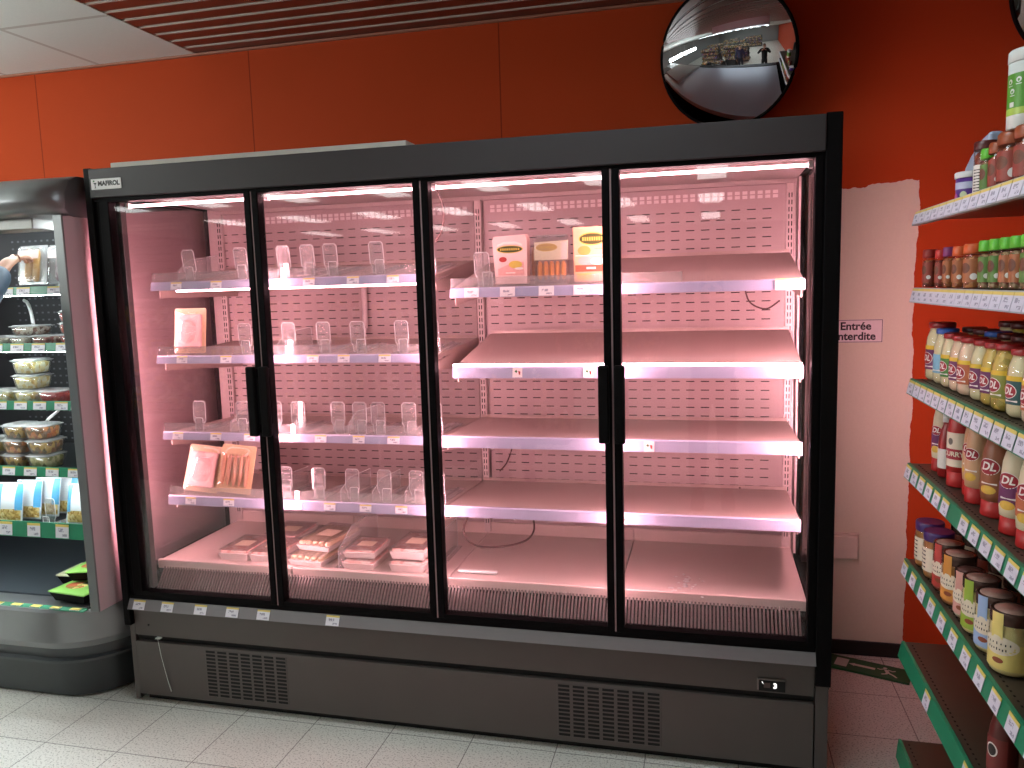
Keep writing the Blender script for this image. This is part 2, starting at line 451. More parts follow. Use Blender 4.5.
for i in range(2):  # pair of out-of-view tubes, put in to lift the ceiling brightness
    t = thing('added_pendant', '%s added hanging tube lamp brightening the ceiling, beyond the left photo edge' % ('nearer', 'farther')[i], 'lamp', (-2.0, -1.75+1.15*i, 2.741), group='added hanging tube lamps brightening the ceiling')
    MB().tube([(0, -0.52, -0.62), (0, 0.52, -0.62)], 0.075, 12).build('diffuser', PENDM, t)
    for yy in (-0.4, 0.4): MB().tube([(0, yy, -0.545), (0, yy, 0.0)], 0.004, 6).build('hanger', WHITE, t)
sl_ = strip_lamp('strip_lamp', 'added slim strip lamp in the slatted ceiling that brightens the tall cabinet top', (1.75, -0.75, 2.742), 1.3, 'x')  # extra lamp, added to light the cabinet top for the mirror
[c for c in sl_.children if c.name.startswith('diffuser')][0].data.materials[0] = lamp_mat('added_strip_diffuser', (0.85, 0.95, 1.0), 13.0)
for a, b_ in ((-0.175, -0.165), (0.165, 0.175)): MB().box(a, b_, -0.66, 0.66, -0.16, 0.0).build('side_skirt', WHITE, sl_)  # skirts added to keep this lamp's light off the wall
for a in (-0.665, 0.655): MB().box(-0.175, 0.175, a, a+0.01, -0.16, 0.0).build('end_skirt', WHITE, sl_)
# ------------------------------------------------------------------ tall glass-door cabinet
CB = thing('refrigerated_display_cabinet', 'tall black four-door glass refrigerated cabinet, nearly empty and lit pink inside', 'refrigerator', (1.25, 0.3, 0))
def cpart(mb, name, mats, parent=None, **kw):
    """children of the cabinet are modelled in place, so shift back by the cabinet's own position"""
    o = mb.build(name, mats, parent or CB, **kw)
    if parent is None: o.location = Vector((-1.25, -0.3, 0))
    return o
# shell
b = MB()
b.box(-0.02, 2.50, 0.05, 0.74, 1.985, 2.062, 1)
b.box(-0.02, 2.50, 0.68, 0.74, 0.10, 1.985, 0)
b.box(-0.02, 2.50, 0.06, 0.68, 0.10, 0.42, 0)
b.box(-0.02, 2.50, 0.11, 0.68, 0.42, 0.49, 0)
cpart(b, 'body', [BLACK, mat('bright_steel_top', (222, 230, 240), 0.3, 0.1, var=0.05, scale=3)])
cpart(MB().box(2.490, 2.4985, 0.585, 0.664, 0.55, 1.97), 'corner_liner', STEEL)
cpart(MB().box(0.03, 2.492, 0.045, 0.66, 1.972, 1.985), 'top_liner', STEEL)
for x0, x1 in ((-0.050, -0.02), (2.500, 2.546)):
    b = MB()
    b.box(x0, x1, -0.024, 0.014, 0.325, 2.072, 0, 0.003); b.box(x0, x1, 0.675, 0.75, 0.30, 2.072, 0, 0.003)
    b.box(x0, x1, 0.014, 0.675, 1.975, 2.072, 0); b.box(x0, x1, 0.014, 0.675, 0.30, 0.515, 0)
    b.box(x0+0.004, x1-0.004, 0.0, 0.75, 0.012, 0.325, 1)
    ep = cpart(b, 'end_panel', [BLACK, BASE])
    xm = (x0+x1)/2
    MB().box(xm-0.012, xm+0.012, 0.015, 0.674, 0.516, 1.974).build('glass_pane', ENDGLASS, ep)
# perforated back in two bays
for x0, x1, nm in ((0.030, 1.235, 'l'), (1.275, 2.455, 'r')):
    b = MB().box(x0, x1, 0.652, 0.664, 0.50, 1.955, 0, 0.003, seg=1)
    z = 0.62
    while z < 1.885:
        x = x0+0.02
        while x < x1-0.04:
            b.tris([(x, 0.6512, z), (x+0.032, 0.6512, z), (x+0.032, 0.6512, z+0.0038), (x, 0.6512, z+0.0038)], [(0, 1, 2, 3)], 1)
            x += 0.0565
        z += 0.0345
    for k in (0, 1):
        x = x0+0.03
        while x < x1-0.03:
            b.box(x, x+0.018, 0.6495, 0.6530, 1.904+0.016*k, 1.916+0.016*k, 2)
            x += 0.0275
    cpart(b, 'back_panel', [LINER, DARKGAP, mat('white_honeycomb_outlet', (226, 216, 216), 0.4)])
cpart(MB().box(-0.018, 2.498, 0.664, 0.68, 0.43, 1.985), 'rear_liner', STEEL)
for xc in (0.055, 1.255, 2.466):
    b = MB().box(xc-0.014, xc+0.014, 0.632, 0.652, 0.56, 1.955, 0, 0.002, seg=1)
    z = 0.60
    while z < 1.92:
        for dx in (-0.007, 0.003):
            b.box(xc+dx, xc+dx+0.004, 0.6312, 0.633, z, z+0.017, 1)
        z += 0.026
    cpart(b, 'slotted_upright', [STEEL, DARKGAP])
# front: header, fixed frame
b = MB().box(-0.02, 2.50, -0.032, 0.05, 1.963, 2.067, 0, 0.003)
cpart(b, 'header', HEADER)
b = MB()
b.box(-0.02, 2.50, -0.018, 0.045, 1.953, 1.964, 0); b.box(-0.02, 2.50, -0.018, 0.05, 0.434, 0.452, 0, 0.003)
b.box(-0.02, 0.004, -0.012, 0.05, 0.45, 1.955); b.box(2.496, 2.50, -0.018, 0.05, 0.45, 1.955)
b.box(0.030, 0.050, 0.034, 0.062, 0.46, 1.95, 1, 0.002)
cpart(b, 'door_surround', [FRAME, mat('dark_grey_inner_post', (62, 56, 56), 0.3)])
# maker's plate
b = MB().box(-0.010, 0.118, -0.0345, -0.032, 1.992, 2.030, 0, 0.0008, seg=1)
flat_text(b, 'MAFIROL', 0.0225, 0.066, -0.0349, 2.012, 1, 0.0012)
b.tris([(a, -0.0349, c) for a, c in [(0.000, 2.016), (0.016, 2.016), (0.0095, 2.010), (0.0095, 1.999), (0.013, 1.997), (0.003, 1.997), (0.0065, 1.999), (0.0065, 2.010)]], [(0, 7, 2, 1), (7, 6, 3, 2), (6, 5, 4, 3)], 1)
b.tris([(a, -0.0349, c) for a, c in ellipse(0.003, 2.022, 0.004, 0.003, 10)], [tuple(range(10))], 2)
o = cpart(b, 'name_plate', [WHITE, mat('black_print', (14, 14, 16), 0.5), mat('green_print', (60, 110, 60), 0.5)])
o['label'] = 'white name plate with black capital lettering'
# doors
def door(i):
    x0, x1 = 0.625*i+0.003, 0.625*(i+1)-0.003
    L = 0.040 if i == 0 else 0.025; R = 0.024
    z0, z1 = 0.452, 1.957
    b = MB()
    for a, c_ in ((x0, x0+L), (x1-R, x1)): b.box(a, c_, -0.020, 0.022, z0, z1, 0, 0.003)
    b.box(x0+L-0.004, x1-R+0.004, -0.019, 0.021, z1-0.009, z1, 0); b.box(x0+L-0.004, x1-R+0.004, -0.019, 0.021, z0, z0+0.016, 0)
    d = cpart(b, 'door', FRAME)
    MB().box(x0+L-0.003, x1-R+0.003, -0.003, 0.003, z0+0.012, z1-0.005).build('glass_pane', DOORGLASS, d)
    hx = x1-0.022 if i in (0, 2) else x0+0.022
    h = MB().box(hx-0.017, hx+0.017, -0.062, -0.040, 1.095, 1.345, 0, 0.006)
    h.box(hx-0.008, hx+0.008, -0.045, -0.018, 1.105, 1.135); h.box(hx-0.008, hx+0.008, -0.045, -0.018, 1.305, 1.335)
    h.build('handle', BLACK, d)
    if i < 3:
        MB().box(x1+0.0005, x1+0.0055, -0.016, 0.018, z0, z1).build('gasket', mat('grey_gasket', (150, 120, 122), 0.5), d)
    return d
for i in range(4): door(i)
# lamps: tubes along the top, slim lamps behind the mullions
for x0, x1 in ((0.07, 0.60), (0.65, 1.225), (1.28, 1.85), (1.90, 2.462)):
    b = MB().tube([(x0, 0.062, 1.938), (x1, 0.062, 1.938)], 0.005, 10)
    o = cpart(b, 'lamp_tube', TUBE)
    for xa in (x0-0.014, x1): MB().box(xa, xa+0.014, 0.052, 0.072, 1.928, 1.950, 0, 0.002).build('lamp_holder', WHITE, o)
for xc in (0.625, 1.250, 1.875):
    cpart(MB().box(xc-0.006, xc+0.006, 0.024, 0.034, 0.60, 1.90, 0), 'mullion_lamp', MULL)
for xa in (0.026, 2.478):
    cpart(MB().box(xa, xa+0.011, (0.066 if xa < 1 else 0.036), (0.076 if xa < 1 else 0.046), (0.66 if xa < 1 else 0.86), 1.72), 'post_lamp', POSTL if xa < 1 else POSTR)
# shelves
def shelf(x0, x1, zt, zb, zback, cards, riser=0.0, card=CARD_Y, cw=0.046, ch=0.027, tube=None, strip=False, rx0=None, rx1=None):
    yf, yb = 0.098, 0.600
    b = MB().hexa([(x0, yf, zt-0.020), (x1, yf, zt-0.020), (x1, yb, zback-0.022), (x0, yb, zback-0.022), (x0, yf, zt-0.008), (x1, yf, zt-0.008), (x1, yb, zback), (x0, yb, zback)])
    b.box(x0, x1, yb-0.002, yb+0.004, zback-0.022, zback+0.012)
    for xs in (x0+0.004, x1-0.008):
        b.hexa([(xs, yf+0.03, zt-0.06), (xs+0.004, yf+0.03, zt-0.06), (xs+0.004, 0.648, zback-0.12), (xs, 0.648, zback-0.12), (xs, yf+0.03, zt-0.03), (xs+0.004, yf+0.03, zt-0.03), (xs+0.004, 0.648, zback), (xs, 0.648, zback)])
    s = cpart(b, 'shelf', SHELFM)
    dz = zt-zb
    r = MB().prism([(0.084, zb), (0.098, zb), (0.098, zt), (0.094, zt), (0.090, zt-0.004)], x0, x1, 'x')
    r.build('price_rail', RAILM, s)
    if riser:
        MB().box(rx0 or x0, rx1 or x1, 0.099, 0.101, zt-0.004, zt+riser).build('front_riser', ACRYL, s)
    for c_ in cards:
        sl_ = (0.090-0.084)/dz
        o = MB().box(-cw/2, cw/2, -0.001, 0, -ch/2, ch/2).build('price_card', card, s)
        o.location = (c_, 0.0855, (zt+zb)/2); o.rotation_euler = (-math.atan(sl_), 0, 0)
    MB().tube([(x0+0.03, 0.118, zt-0.0265), (x1-0.03, 0.118, zt-0.0265)], 0.005, 8).build('lamp_tube', UNDER, s)
    if tube:
        MB().tube([(x0+0.10 if tube == 1 else x0+0.01, 0.104, zb-0.003), (x1-0.01, 0.104, zb-0.003)], 0.004, 8).build('lamp_tube', TUBE, s)
    if strip:
        MB().box(x0, x1-0.004, 0.088, 0.098, zt, zt+0.007, 0, 0.002, seg=1).build('painted_edge_sheen', TUBE, s)  # glowing strip stands in for tube light mirrored on the shelf's polished edge
    return s
XL0, XL1, XR0, XR1 = 0.110, 1.246, 1.268, 2.462
shelf(XL0, XL1, 1.654, 1.622, 1.712, [0.223, 0.394, 0.774, 0.946, 1.098], 0.034, tube=1)
shelf(XL0, XL1, 1.374, 1.344, 1.395, [0.223, 0.413, 0.771, 0.894, 1.053], 0.034)
shelf(XL0, XL1, 1.078, 1.048, 1.060, [0.178, 0.345, 0.490, 0.629, 0.784, 0.936, 1.072], 0.034)
shelf(XL0, XL1, 0.824, 0.788, 0.792, [0.212, 0.380, 0.669, 0.805, 0.949, 1.090], 0.034)
shelf(1.305, XR1, 1.600, 1.566, 1.698, [1.384, 1.511, 1.645, 1.763], 0.034, CARD_W, 0.052, 0.032, rx1=2.09)
shelf(1.305, XR1, 1.330, 1.288, 1.412, [], 0, strip=True)
shelf(XR0-0.012, XR1, 1.082, 1.042, 1.063, [], 0)
shelf(XR0-0.012, XR1, 0.828, 0.790, 0.795, [], 0)
# odd cards on the right bays
SH = [o for o in CB.children if o.name.startswith('shelf')]
def odd(s, x, zc, w, h, m):
    o = MB().box(-w/2, w/2, -0.001, 0, -h/2, h/2).build('price_card', m, s); o.location = (x, 0.0845, zc); o.rotation_euler = (-0.15, 0, 0)
odd(SH[4], 2.411, 1.583, 0.075, 0.034, CARD_Y)
CHILLI = mat('white_card_red_print', (232, 224, 220), 0.5)
for s, x, zc in ((SH[5], 1.538, 1.308), (SH[5], 1.782, 1.308), (SH[6], 1.981, 1.060), (SH[7], 1.889, 0.808)):
    w = 0.034
    o = MB().box(-w/2, w/2, -0.001, 0, -0.017, 0.017)
    o.tris([(-0.010, -0.0013, 0.004), (-0.004, -0.0013, 0.009), (0.001, -0.0013, 0.003), (-0.004, -0.0013, -0.002)], [(0, 3, 2, 1)], 1)
    o.tris([(0.003, -0.0013, 0.006), (0.011, -0.0013, 0.003), (0.010, -0.0013, -0.009), (0.005, -0.0013, -0.006)], [(0, 3, 2, 1)], 2)
    o = o.build('price_card', [CHILLI, mat('green_print', (60, 110, 60), 0.5), mat('red_print', (176, 52, 46), 0.5)], s)
    o.location = (x, 0.0845, zc); o.rotation_euler = (-0.15, 0, 0)
# deck of four trays, front air grille
for i, (x0, x1) in enumerate(((0.036, 0.628), (0.631, 1.252), (1.255, 1.874), (1.877, 2.486))):
    b = MB().box(x0, x1, 0.094, 0.652, 0.540, 0.552, 0, 0.003)
    b.box(x0, x1, 0.088, 0.102, 0.522, 0.560, 0, 0.004)
    b.box(x0, x1, 0.640, 0.650, 0.55, 0.60, 0, 0.002)
    cpart(b, 'deck_tray', DECKM)
b = MB(); z0g, z1g, y0g, y1g = 0.462, 0.530, 0.034, 0.088
b.hexa([(0.062, y0g+0.006, z0g-0.022), (2.462, y0g+0.006, z0g-0.022), (2.462, y1g+0.006, z1g-0.024), (0.062, y1g+0.006, z1g-0.024), (0.062, y0g+0.006, z0g-0.018), (2.462, y0g+0.006, z0g-0.018), (2.462, y1g+0.006, z1g-0.020), (0.062, y1g+0.006, z1g-0.020)], 1)
x = 0.066
while x < 2.458:
    b.hexa([(x, y0g, z0g-0.006), (x+0.0062, y0g, z0g-0.006), (x+0.0062, y1g, z1g-0.008), (x, y1g, z1g-0.008), (x, y0g, z0g+0.002), (x+0.0062, y0g, z0g+0.002), (x+0.0062, y1g, z1g+0.002), (x, y1g, z1g+0.002)], 0)
    x += 0.0122
cpart(b, 'air_grille', [GRILLEM, DARKGAP])
b = MB(); rnd = random.Random(3)
for k in range(26):
    x, y = 2.10+rnd.gauss(0, 0.028), 0.20+rnd.gauss(0, 0.05)
    b.lathe([(rnd.uniform(0.002, 0.010), 0), (0.001, 0.0012)], 7, (x, y, 0.5525), sx=rnd.uniform(0.6, 1.6))
cpart(b, 'dried_residue', WHITE)['label'] = 'white dried spill on the deck'
# lower front
b = MB().prism([(-0.036, 0.397), (-0.028, 0.394), (0.06, 0.394), (0.06, 0.434), (-0.018, 0.434)], -0.020, 2.50, 'x')
bum = cpart(b, 'bumper_rail', RAILGREY)
for c_ in (0.030, 0.156, 0.302, 0.438, 0.569, 0.850):
    o = MB().box(-0.026, 0.026, -0.001, 0, -0.018, 0.018).build('price_card', CARD_Y, bum)
    o.location = (c_, -0.0285, 0.4155); o.rotation_euler = (-0.44, 0, 0)
b = MB().box(-0.020, 2.50, -0.002, 0.06, 0.280, 0.394, 0); b.box(-0.020, 2.50, 0.012, 0.06, 0.256, 0.280, 1)
b.lathe([(0.004, 0), (0.004, 0.002)], 10, (0, 0, 0), 1, Matrix.Translation((0.045, -0.0045, 0.325)) @ Matrix.Rotation(PI/2, 4, 'X'))
cpart(b, 'lower_panel', [BASE, DARKGAP])
cpart(MB().box(-0.020, 2.50, -0.006, 0.06, 0.035, 0.256, 0, 0.003), 'kick_panel', BASE)
cpart(MB().box(-0.01, 2.49, 0.03, 0.70, 0.0, 0.10), 'plinth', DARKGAP)
for x0, x1, z0, z1 in ((0.290, 0.640, 0.056, 0.246), (1.668, 2.022, 0.054, 0.246)):
    b = MB().box(x0, x1, -0.0075, -0.005, z0, z1, 0, 0.001, seg=1)
    nx, nz = 7, 13
    for i in range(nx):
        for j in range(nz):
            px, pz = x0+(i+0.5)*(x1-x0)/nx, z0+(j+0.5)*(z1-z0)/nz
            b.box(px-0.0195, px+0.0195, -0.0082, -0.0068, pz-0.0042, pz+0.0042, 1)
    cpart(b, 'vent_grille', [BASE, DARKGAP])
DIG = lamp_mat('lit_digits', (1, 0.98, 0.94), 1.6)
b = MB().box(2.326, 2.412, -0.010, -0.003, 0.289, 0.329, 0, 0.002); b.box(2.331, 2.412, -0.0108, -0.0095, 0.289, 0.3245, 1)
flat_text(b, '3', 0.024, 2.381, -0.0113, 0.3075, 2, 0.0012)
b.hexa([(2.344, -0.0113, 0.313), (2.346, -0.0113, 0.311), (2.346, -0.0110, 0.311), (2.344, -0.0110, 0.313), (2.339, -0.0113, 0.320), (2.3425, -0.0113, 0.320), (2.3425, -0.0110, 0.320), (2.339, -0.0110, 0.320)], 2)
b.box(2.346, 2.366, -0.0111, -0.0106, 0.300, 0.316, 3)
cpart(b, 'temperature_display', [mat('grey_bezel', (120, 112, 108), 0.4), DARKGAP, DIG, mat('dim_segments', (78, 62, 60), 0.5)])['label'] = 'small black temperature display showing a lit 3'
b = MB().tube([(0.105, -0.034, 0.288), (0.108, -0.026, 0.21), (0.118, -0.014, 0.11), (0.128, -0.010, 0.06)], [0.0012, 0.0008, 0.001, 0.0022], 6)
b.box(0.094, 0.116, -0.036, -0.020, 0.284, 0.289, 0, 0.002)
cpart(b, 'tape_strip', mat('white_tape', (200, 206, 200), 0.5))['label'] = 'thin white strip of tape hanging on the lower left front'
# cables in the bays
CABW = mat('white_cable', (214, 200, 200), 0.5); CABD = mat('dark_cable', (84, 56, 54), 0.5)
def cable(pts, r, m, lbl=None):
    o = cpart(MB().tube(pts, r, 7, 0, 6), 'cable', m)
cable([(0.735, 0.64, 1.66), (0.737, 0.636, 1.55), (0.735, 0.632, 1.44)], 0.012, CABW)
cable([(0.735, 0.632, 1.44), (0.738, 0.62, 1.41), (0.77, 0.60, 1.385)], 0.005, CABW)
cable([(1.31, 0.30, 0.780), (1.28, 0.22, 0.70), (1.33, 0.24, 0.630), (1.46, 0.34, 0.615), (1.50, 0.45, 0.64), (1.46, 0.52, 0.75)], 0.004, CABD)
cable([(1.38, 0.40, 0.77), (1.42, 0.38, 0.735), (1.45, 0.36, 0.705)], 0.009, CABW)
cable([(1.29, 0.60, 1.03), (1.305, 0.58, 0.99), (1.30, 0.58, 0.93)], 0.008, CABW)
cable([(1.30, 0.60, 1.05), (1.38, 0.60, 0.97), (1.36, 0.60, 0.88), (1.33, 0.58, 0.84)], 0.003, CABD)
cable([(1.30, 0.60, 1.36), (1.34, 0.60, 1.31), (1.37, 0.60, 1.30), (1.39, 0.60, 1.34)], 0.006, CABD)
cable([(2.30, 0.60, 1.60), (2.32, 0.60, 1.52), (2.38, 0.60, 1.49), (2.43, 0.60, 1.52)], 0.003, CABD)
cable([(2.29, 0.60, 0.80), (2.31, 0.58, 0.745), (2.36, 0.58, 0.73), (2.40, 0.58, 0.77)], 0.004, CABD)
cable([(1.285, 0.05, 1.93), (1.30, 0.07, 1.87), (1.29, 0.075, 1.80), (1.272, 0.06, 1.76)], 0.003, CABD)
b = MB().lathe([(0.020, 0), (0.020, 0.006), (0.013, 0.008), (0.013, 0.002)], 18, (0, 0, 0), 0, Matrix.Translation((2.30, 0.651, 1.245)) @ Matrix.Rotation(PI/2, 4, 'X'))
cpart(b, 'drain_plug', CABD)
b = MB().lathe([(0.018, 0), (0.018, 0.006), (0.011, 0.008), (0.011, 0.002)], 18, (0, 0, 0), 0, Matrix.Translation((1.225, 0.651, 1.245)) @ Matrix.Rotation(PI/2, 4, 'X'))
cpart(b, 'drain_plug', CABD)
# white board lying on the cabinet
tag(MB().box(0.000, 1.180, 0.060, 0.62, 2.063, 2.101, 0, 0.003).build('cover_board', mat('off_white_board', (196, 192, 182), 0.6)), 'off-white board lying on top of the glass-door cabinet behind its left header', 'board')
# ------------------------------------------------------------------ clear pushers and goods in the tall cabinet
def make_pusher():
    t = thing('shelf_pusher', 'clear', 'shelf divider')
    b = MB().box(-0.030, 0.030, 0, 0.30, 0, 0.004, 0, 0.001, seg=1); b.box(-0.004, 0.004, 0.01, 0.30, 0.004, 0.008, 0)
    b.build('track', ACRYL, t)
    # back paddle: upright sheet with rounded shoulders and a waist
    pr = [(-0.018, 0.006), (0.018, 0.006), (0.020, 0.030), (0.027, 0.040), (0.027, 0.108), (0.020, 0.116), (-0.020, 0.116), (-0.027, 0.108), (-0.027, 0.040), (-0.020, 0.030)]
    MB().prism(pr, 0.050, 0.053, 'y').build('paddle', ACRYL, t)
    e = MB().tube([(x, 0.0515, z) for x, z in pr]+[(pr[0][0], 0.0515, pr[0][1])], 0.0016, 5)
    e.build('paddle_edge', ACRYLRIM, t)
    b = MB().prism(rrect(0.012, 0.046, 0.004, 0.056, 0.005, 3), 0.004, 0.006, 'y')
    b.build('front_stop', ACRYL, t)
    q = rrect(0.012, 0.046, 0.004, 0.056, 0.005, 3)
    MB().tube([(x, 0.005, z) for x, z in q+[q[0]]], 0.0012, 5).build('stop_edge', ACRYLRIM, t)
    return t
P0 = make_pusher()
def make_wide_pusher():
    """pusher with its tall side fence"""
    r = dup(P0, (0, 0, 0))
    r.name = 'shelf_pusher'
    fence = [(0.02, 0.004), (0.29, 0.004), (0.29, 0.074), (0.10, 0.074), (0.02, 0.040)]
    MB().prism(fence, -0.0345, -0.0325, 'x').build('side_fence', ACRYL, r)
    MB().tube([(-0.0335, a, c) for a, c in fence[1:]+[fence[0]]], 0.0011, 5).build('fence_edge', ACRYLRIM, r)
    return r
P1 = make_wide_pusher()
used = {0: False, 1: False}
def put_pusher(x, z, tilt, kind, label, grp, rz=0.0, y=0.107):
    src = P1 if kind else P0
    if not used[kind]:
        used[kind] = True; o = src; o.location = (x, y, z); o.rotation_euler = (tilt, 0, rz); o['label'] = label; o['group'] = grp
    else: o = dup(src, (x, y, z), (tilt, 0, rz), label, grp)
    return o
rows = [('top left', 1.654, 1.712, [(0.240, 1, 0), (0.464, 0, 0), (0.640, 0, -0.05), (0.740, 0, 0.0), (0.832, 0, 0), (1.013, 0, 0), (1.205, 0, 0)]),
        ('second left', 1.374, 1.395, [(0.456, 0, 0), (0.641, 1, 0), (0.784, 0, 0), (0.925, 0, 0.08), (1.089, 0, -0.1), (1.208, 0, 0)]),
        ('third left', 1.078, 1.060, [(0.228, 0, 0), (0.418, 1, 0), (0.560, 0, 0), (0.662, 0, 0.1), (0.822, 0, 0), (0.910, 1, 0), (0.984, 0, 0), (1.106, 0, 0), (1.205, 0, 0)]),
        ('lowest left', 0.824, 0.792, [(0.585, 1, 0), (0.725, 0, 0), (0.865, 1, 0), (0.995, 1, 0), (1.122, 1, 0), (1.205, 0, 0)])]
for nm, zt, zb, lst in rows:
    tl = math.atan((zb-zt+0.008)/0.502)
    for i, (x, kd, rz) in enumerate(lst):
        put_pusher(x, zt-0.007+0.0015+0.009*math.tan(tl)+0.0015, tl, kd, 'clear plastic pusher, %s from the left on the %s shelf of the pink cabinet' % (ORD[i], nm), 'clear pushers on the cabinet shelves', rz)
put_pusher(1.408, 1.600-0.004, math.atan(0.106/0.502), 0, 'clear plastic pusher left of the ham box on the upper right shelf of the cabinet', 'clear pushers on the cabinet shelves', 0.0)
# goods
PEACH = mat('peach_pack_border', (250, 216, 176), 0.35, var=0.06); HAM = blotch('pink_ham', [(236, 188, 184), (242, 202, 196), (228, 176, 172)], 26, 0.3)
SAUS = mat('orange_sausage', (238, 160, 100), 0.35, var=0.12, scale=20); SAUSD = mat('dark_sausage', (196, 146, 118), 0.4, var=0.12)
def pouch(name, label, loc, rot, w, h, d, backm, fill, group=None, nsaus=0, sm=None):
    """sealed vacuum pack: flat sealed border, swollen clear middle over the meat"""
    t = thing(name, label, 'meat pack', loc, rot=rot, group=group)
    MB().prism(rrect(-w/2, w/2, 0, h, 0.008, 3), 0, 0.0016, 'y').build('backing_sheet', backm, t)
    if nsaus:
        for k in range(nsaus):
            x = -w*0.34+w*0.68*k/(nsaus-1)
            MB().tube([(x, -0.010, h*0.16), (x+0.002, -0.013, h*0.30), (x, -0.013, h*0.66), (x, -0.010, h*0.80)], [0.004, w*0.30/nsaus, w*0.30/nsaus, 0.004], 8, 0, 3).build('sausage', sm, t)
    else:
        MB().box(-w*0.40, w*0.40, -d, -0.0005, h*0.10, h*0.86, 0, d*0.42, seg=3).build('meat', fill, t)
    vs, fs, N = [], [], 10
    for j in range(N+1):
        for i in range(N+1):
            u, v = i/N, j/N
            bul = (max(0, math.sin(PI*min(1, max(0, (u-0.06)/0.88))))**0.5)*(max(0, math.sin(PI*min(1, max(0, (v-0.06)/0.84))))**0.5)
            vs.append((-w/2+0.003+(w-0.006)*u, -0.001-bul*(d+0.005)-0.0014*random.random()*(bul > 0.1), 0.003+(h-0.006)*v))
    for j in range(N):
        for i in range(N): fs.append((j*(N+1)+i, j*(N+1)+i+1, (j+1)*(N+1)+i+1, (j+1)*(N+1)+i))
    MB().tris(vs, fs, 0, True).build('clear_film', FILM, t)
    return t
pouch('vacuum_pack', 'peach bordered vacuum pack of pink meat, alone on the second left shelf', (0.205, 0.16, 1.378), (-0.16, 0, 0.06), 0.135, 0.175, 0.018, PEACH, HAM, 'vacuum packs on the left shelves')
pouch('vacuum_pack', 'tilted peach bordered pack of pink ham on the lowest left shelf', (0.196, 0.165, 0.822), (-0.30, 0.10, 0.05), 0.150, 0.185, 0.016, PEACH, HAM, 'vacuum packs on the left shelves')
pouch('vacuum_pack', 'pale pack of thin dark sausages on the lowest left shelf', (0.352, 0.160, 0.822), (-0.26, 0.07, 0.0), 0.150, 0.190, 0.016, mat('pale_yellow_pack', (240, 206, 160), 0.35), None, 'vacuum packs on the left shelves', 5, SAUSD)
pouch('vacuum_pack', 'dark pink vacuum pack standing behind the ham packs on the lowest left shelf', (0.150, 0.300, 0.812), (-0.25, 0.0, 0.25), 0.120, 0.150, 0.016, mat('brick_pack', (226, 160, 146), 0.4), HAM, 'vacuum packs on the left shelves')
# printed cartons on the upper right shelf
def flat_poly(mb, poly, y, mi): mb.tris([(a, y, c) for a, c in poly], [tuple(range(len(poly)))], mi)
BANNER = mat('dark_green_banner', (66, 74, 36), 0.45); GOLD = mat('gold_print', (226, 196, 90), 0.4); WPRINT = mat('white_print', (244, 236, 226), 0.45)
ORP = mat('orange_print', (240, 160, 84), 0.4, var=0.15, scale=60); REDP = mat('red_band_print', (214, 96, 70), 0.4); MEATP = mat('pink_slice_print', (240, 176, 168), 0.4, var=0.2, scale=70)
def banner(mb, cx, cz, a, bz, y):
    flat_poly(mb, ellipse(cx, cz, a*1.08, bz*1.22, 22), y, 2); flat_poly(mb, ellipse(cx, cz, a, bz, 22), y-0.0003, 1)
    for k in range(9):
        x = cx-a*0.72+a*1.44*k/8
        mb.box(x-a*0.05, x+a*0.05, y-0.0008, y-0.0004, cz-bz*0.34, cz+bz*0.34, 2)
# ham box
t = thing('ham_carton', 'tall pink ham box with curved top and green oval, on the upper right shelf', 'meat pack', (1.512, 0.140, 1.609), rot=(0.08, 0, -0.03), group='cartons on the upper right shelf')
b = MB().prism([(-0.056, 0), (0.056, 0), (0.061, 0.15), (0.055, 0.166), (-0.055, 0.162), (-0.061, 0.15)], 0, 0.045, 'y')
b.build('carton', mat('pink_white_carton', (248, 208, 202), 0.35), t)
b = MB()
flat_poly(b, [(-0.044, 0.128), (-0.02, 0.136), (0.02, 0.136), (0.044, 0.128), (0.044, 0.135), (0.02, 0.144), (-0.02, 0.144), (-0.044, 0.135)], -0.0005, 0)
banner(b, 0, 0.118, 0.044, 0.011, -0.0006)
flat_poly(b, ellipse(-0.026, 0.084, 0.014, 0.009, 14), -0.0006, 4); flat_poly(b, [(-0.045, 0.03), (0.048, 0.03), (0.048, 0.075), (0.0, 0.070), (-0.045, 0.052)], -0.0005, 5)
flat_poly(b, ellipse(0.018, 0.066, 0.024, 0.013, 16), -0.0008, 3); flat_poly(b, ellipse(0.03, 0.052, 0.016, 0.004, 12), -0.0009, 0); b.box(-0.018, 0.016, -0.0010, -0.0005, 0.036, 0.040, 0)
b.build('front_print', [WPRINT, BANNER, GOLD, GOLD, mat('red_print', (176, 52, 46), 0.5), MEATP], t)
# sausages in a hanging-lip clear pack
t = thing('sausage_pack', 'clear pack of orange sausages standing upright with cream label, between the two boxes', 'meat pack', (1.654, 0.150, 1.609), rot=(0.07, 0, 0.02), group='cartons on the upper right shelf')
for k in range(5):
    x = -0.040+0.0200*k
    MB().tube([(x, -0.004, 0.012), (x, -0.008, 0.022), (x+0.001, -0.008, 0.062), (x, -0.003, 0.072)], [0.003, 0.0092, 0.0092, 0.003], 8, 0, 3).build('sausage', SAUS, t)
MB().box(-0.056, 0.056, 0.004, 0.030, 0.0, 0.160, 0, 0.005).build('tray', FILM, t)
b = MB().prism([(-0.058, 0.078), (0.056, 0.078), (0.060, 0.142), (-0.056, 0.138)], -0.012, -0.011, 'y', 0)
banner(b, -0.014, 0.120, 0.034, 0.011, -0.0122); flat_poly(b, [(0.034, 0.08), (0.054, 0.08), (0.056, 0.136), (0.036, 0.136)], -0.0124, 3)
b.build('front_label', [mat('cream_label', (252, 240, 206), 0.4), mat('pale_banner', (206, 172, 110), 0.4), GOLD, WPRINT], t)
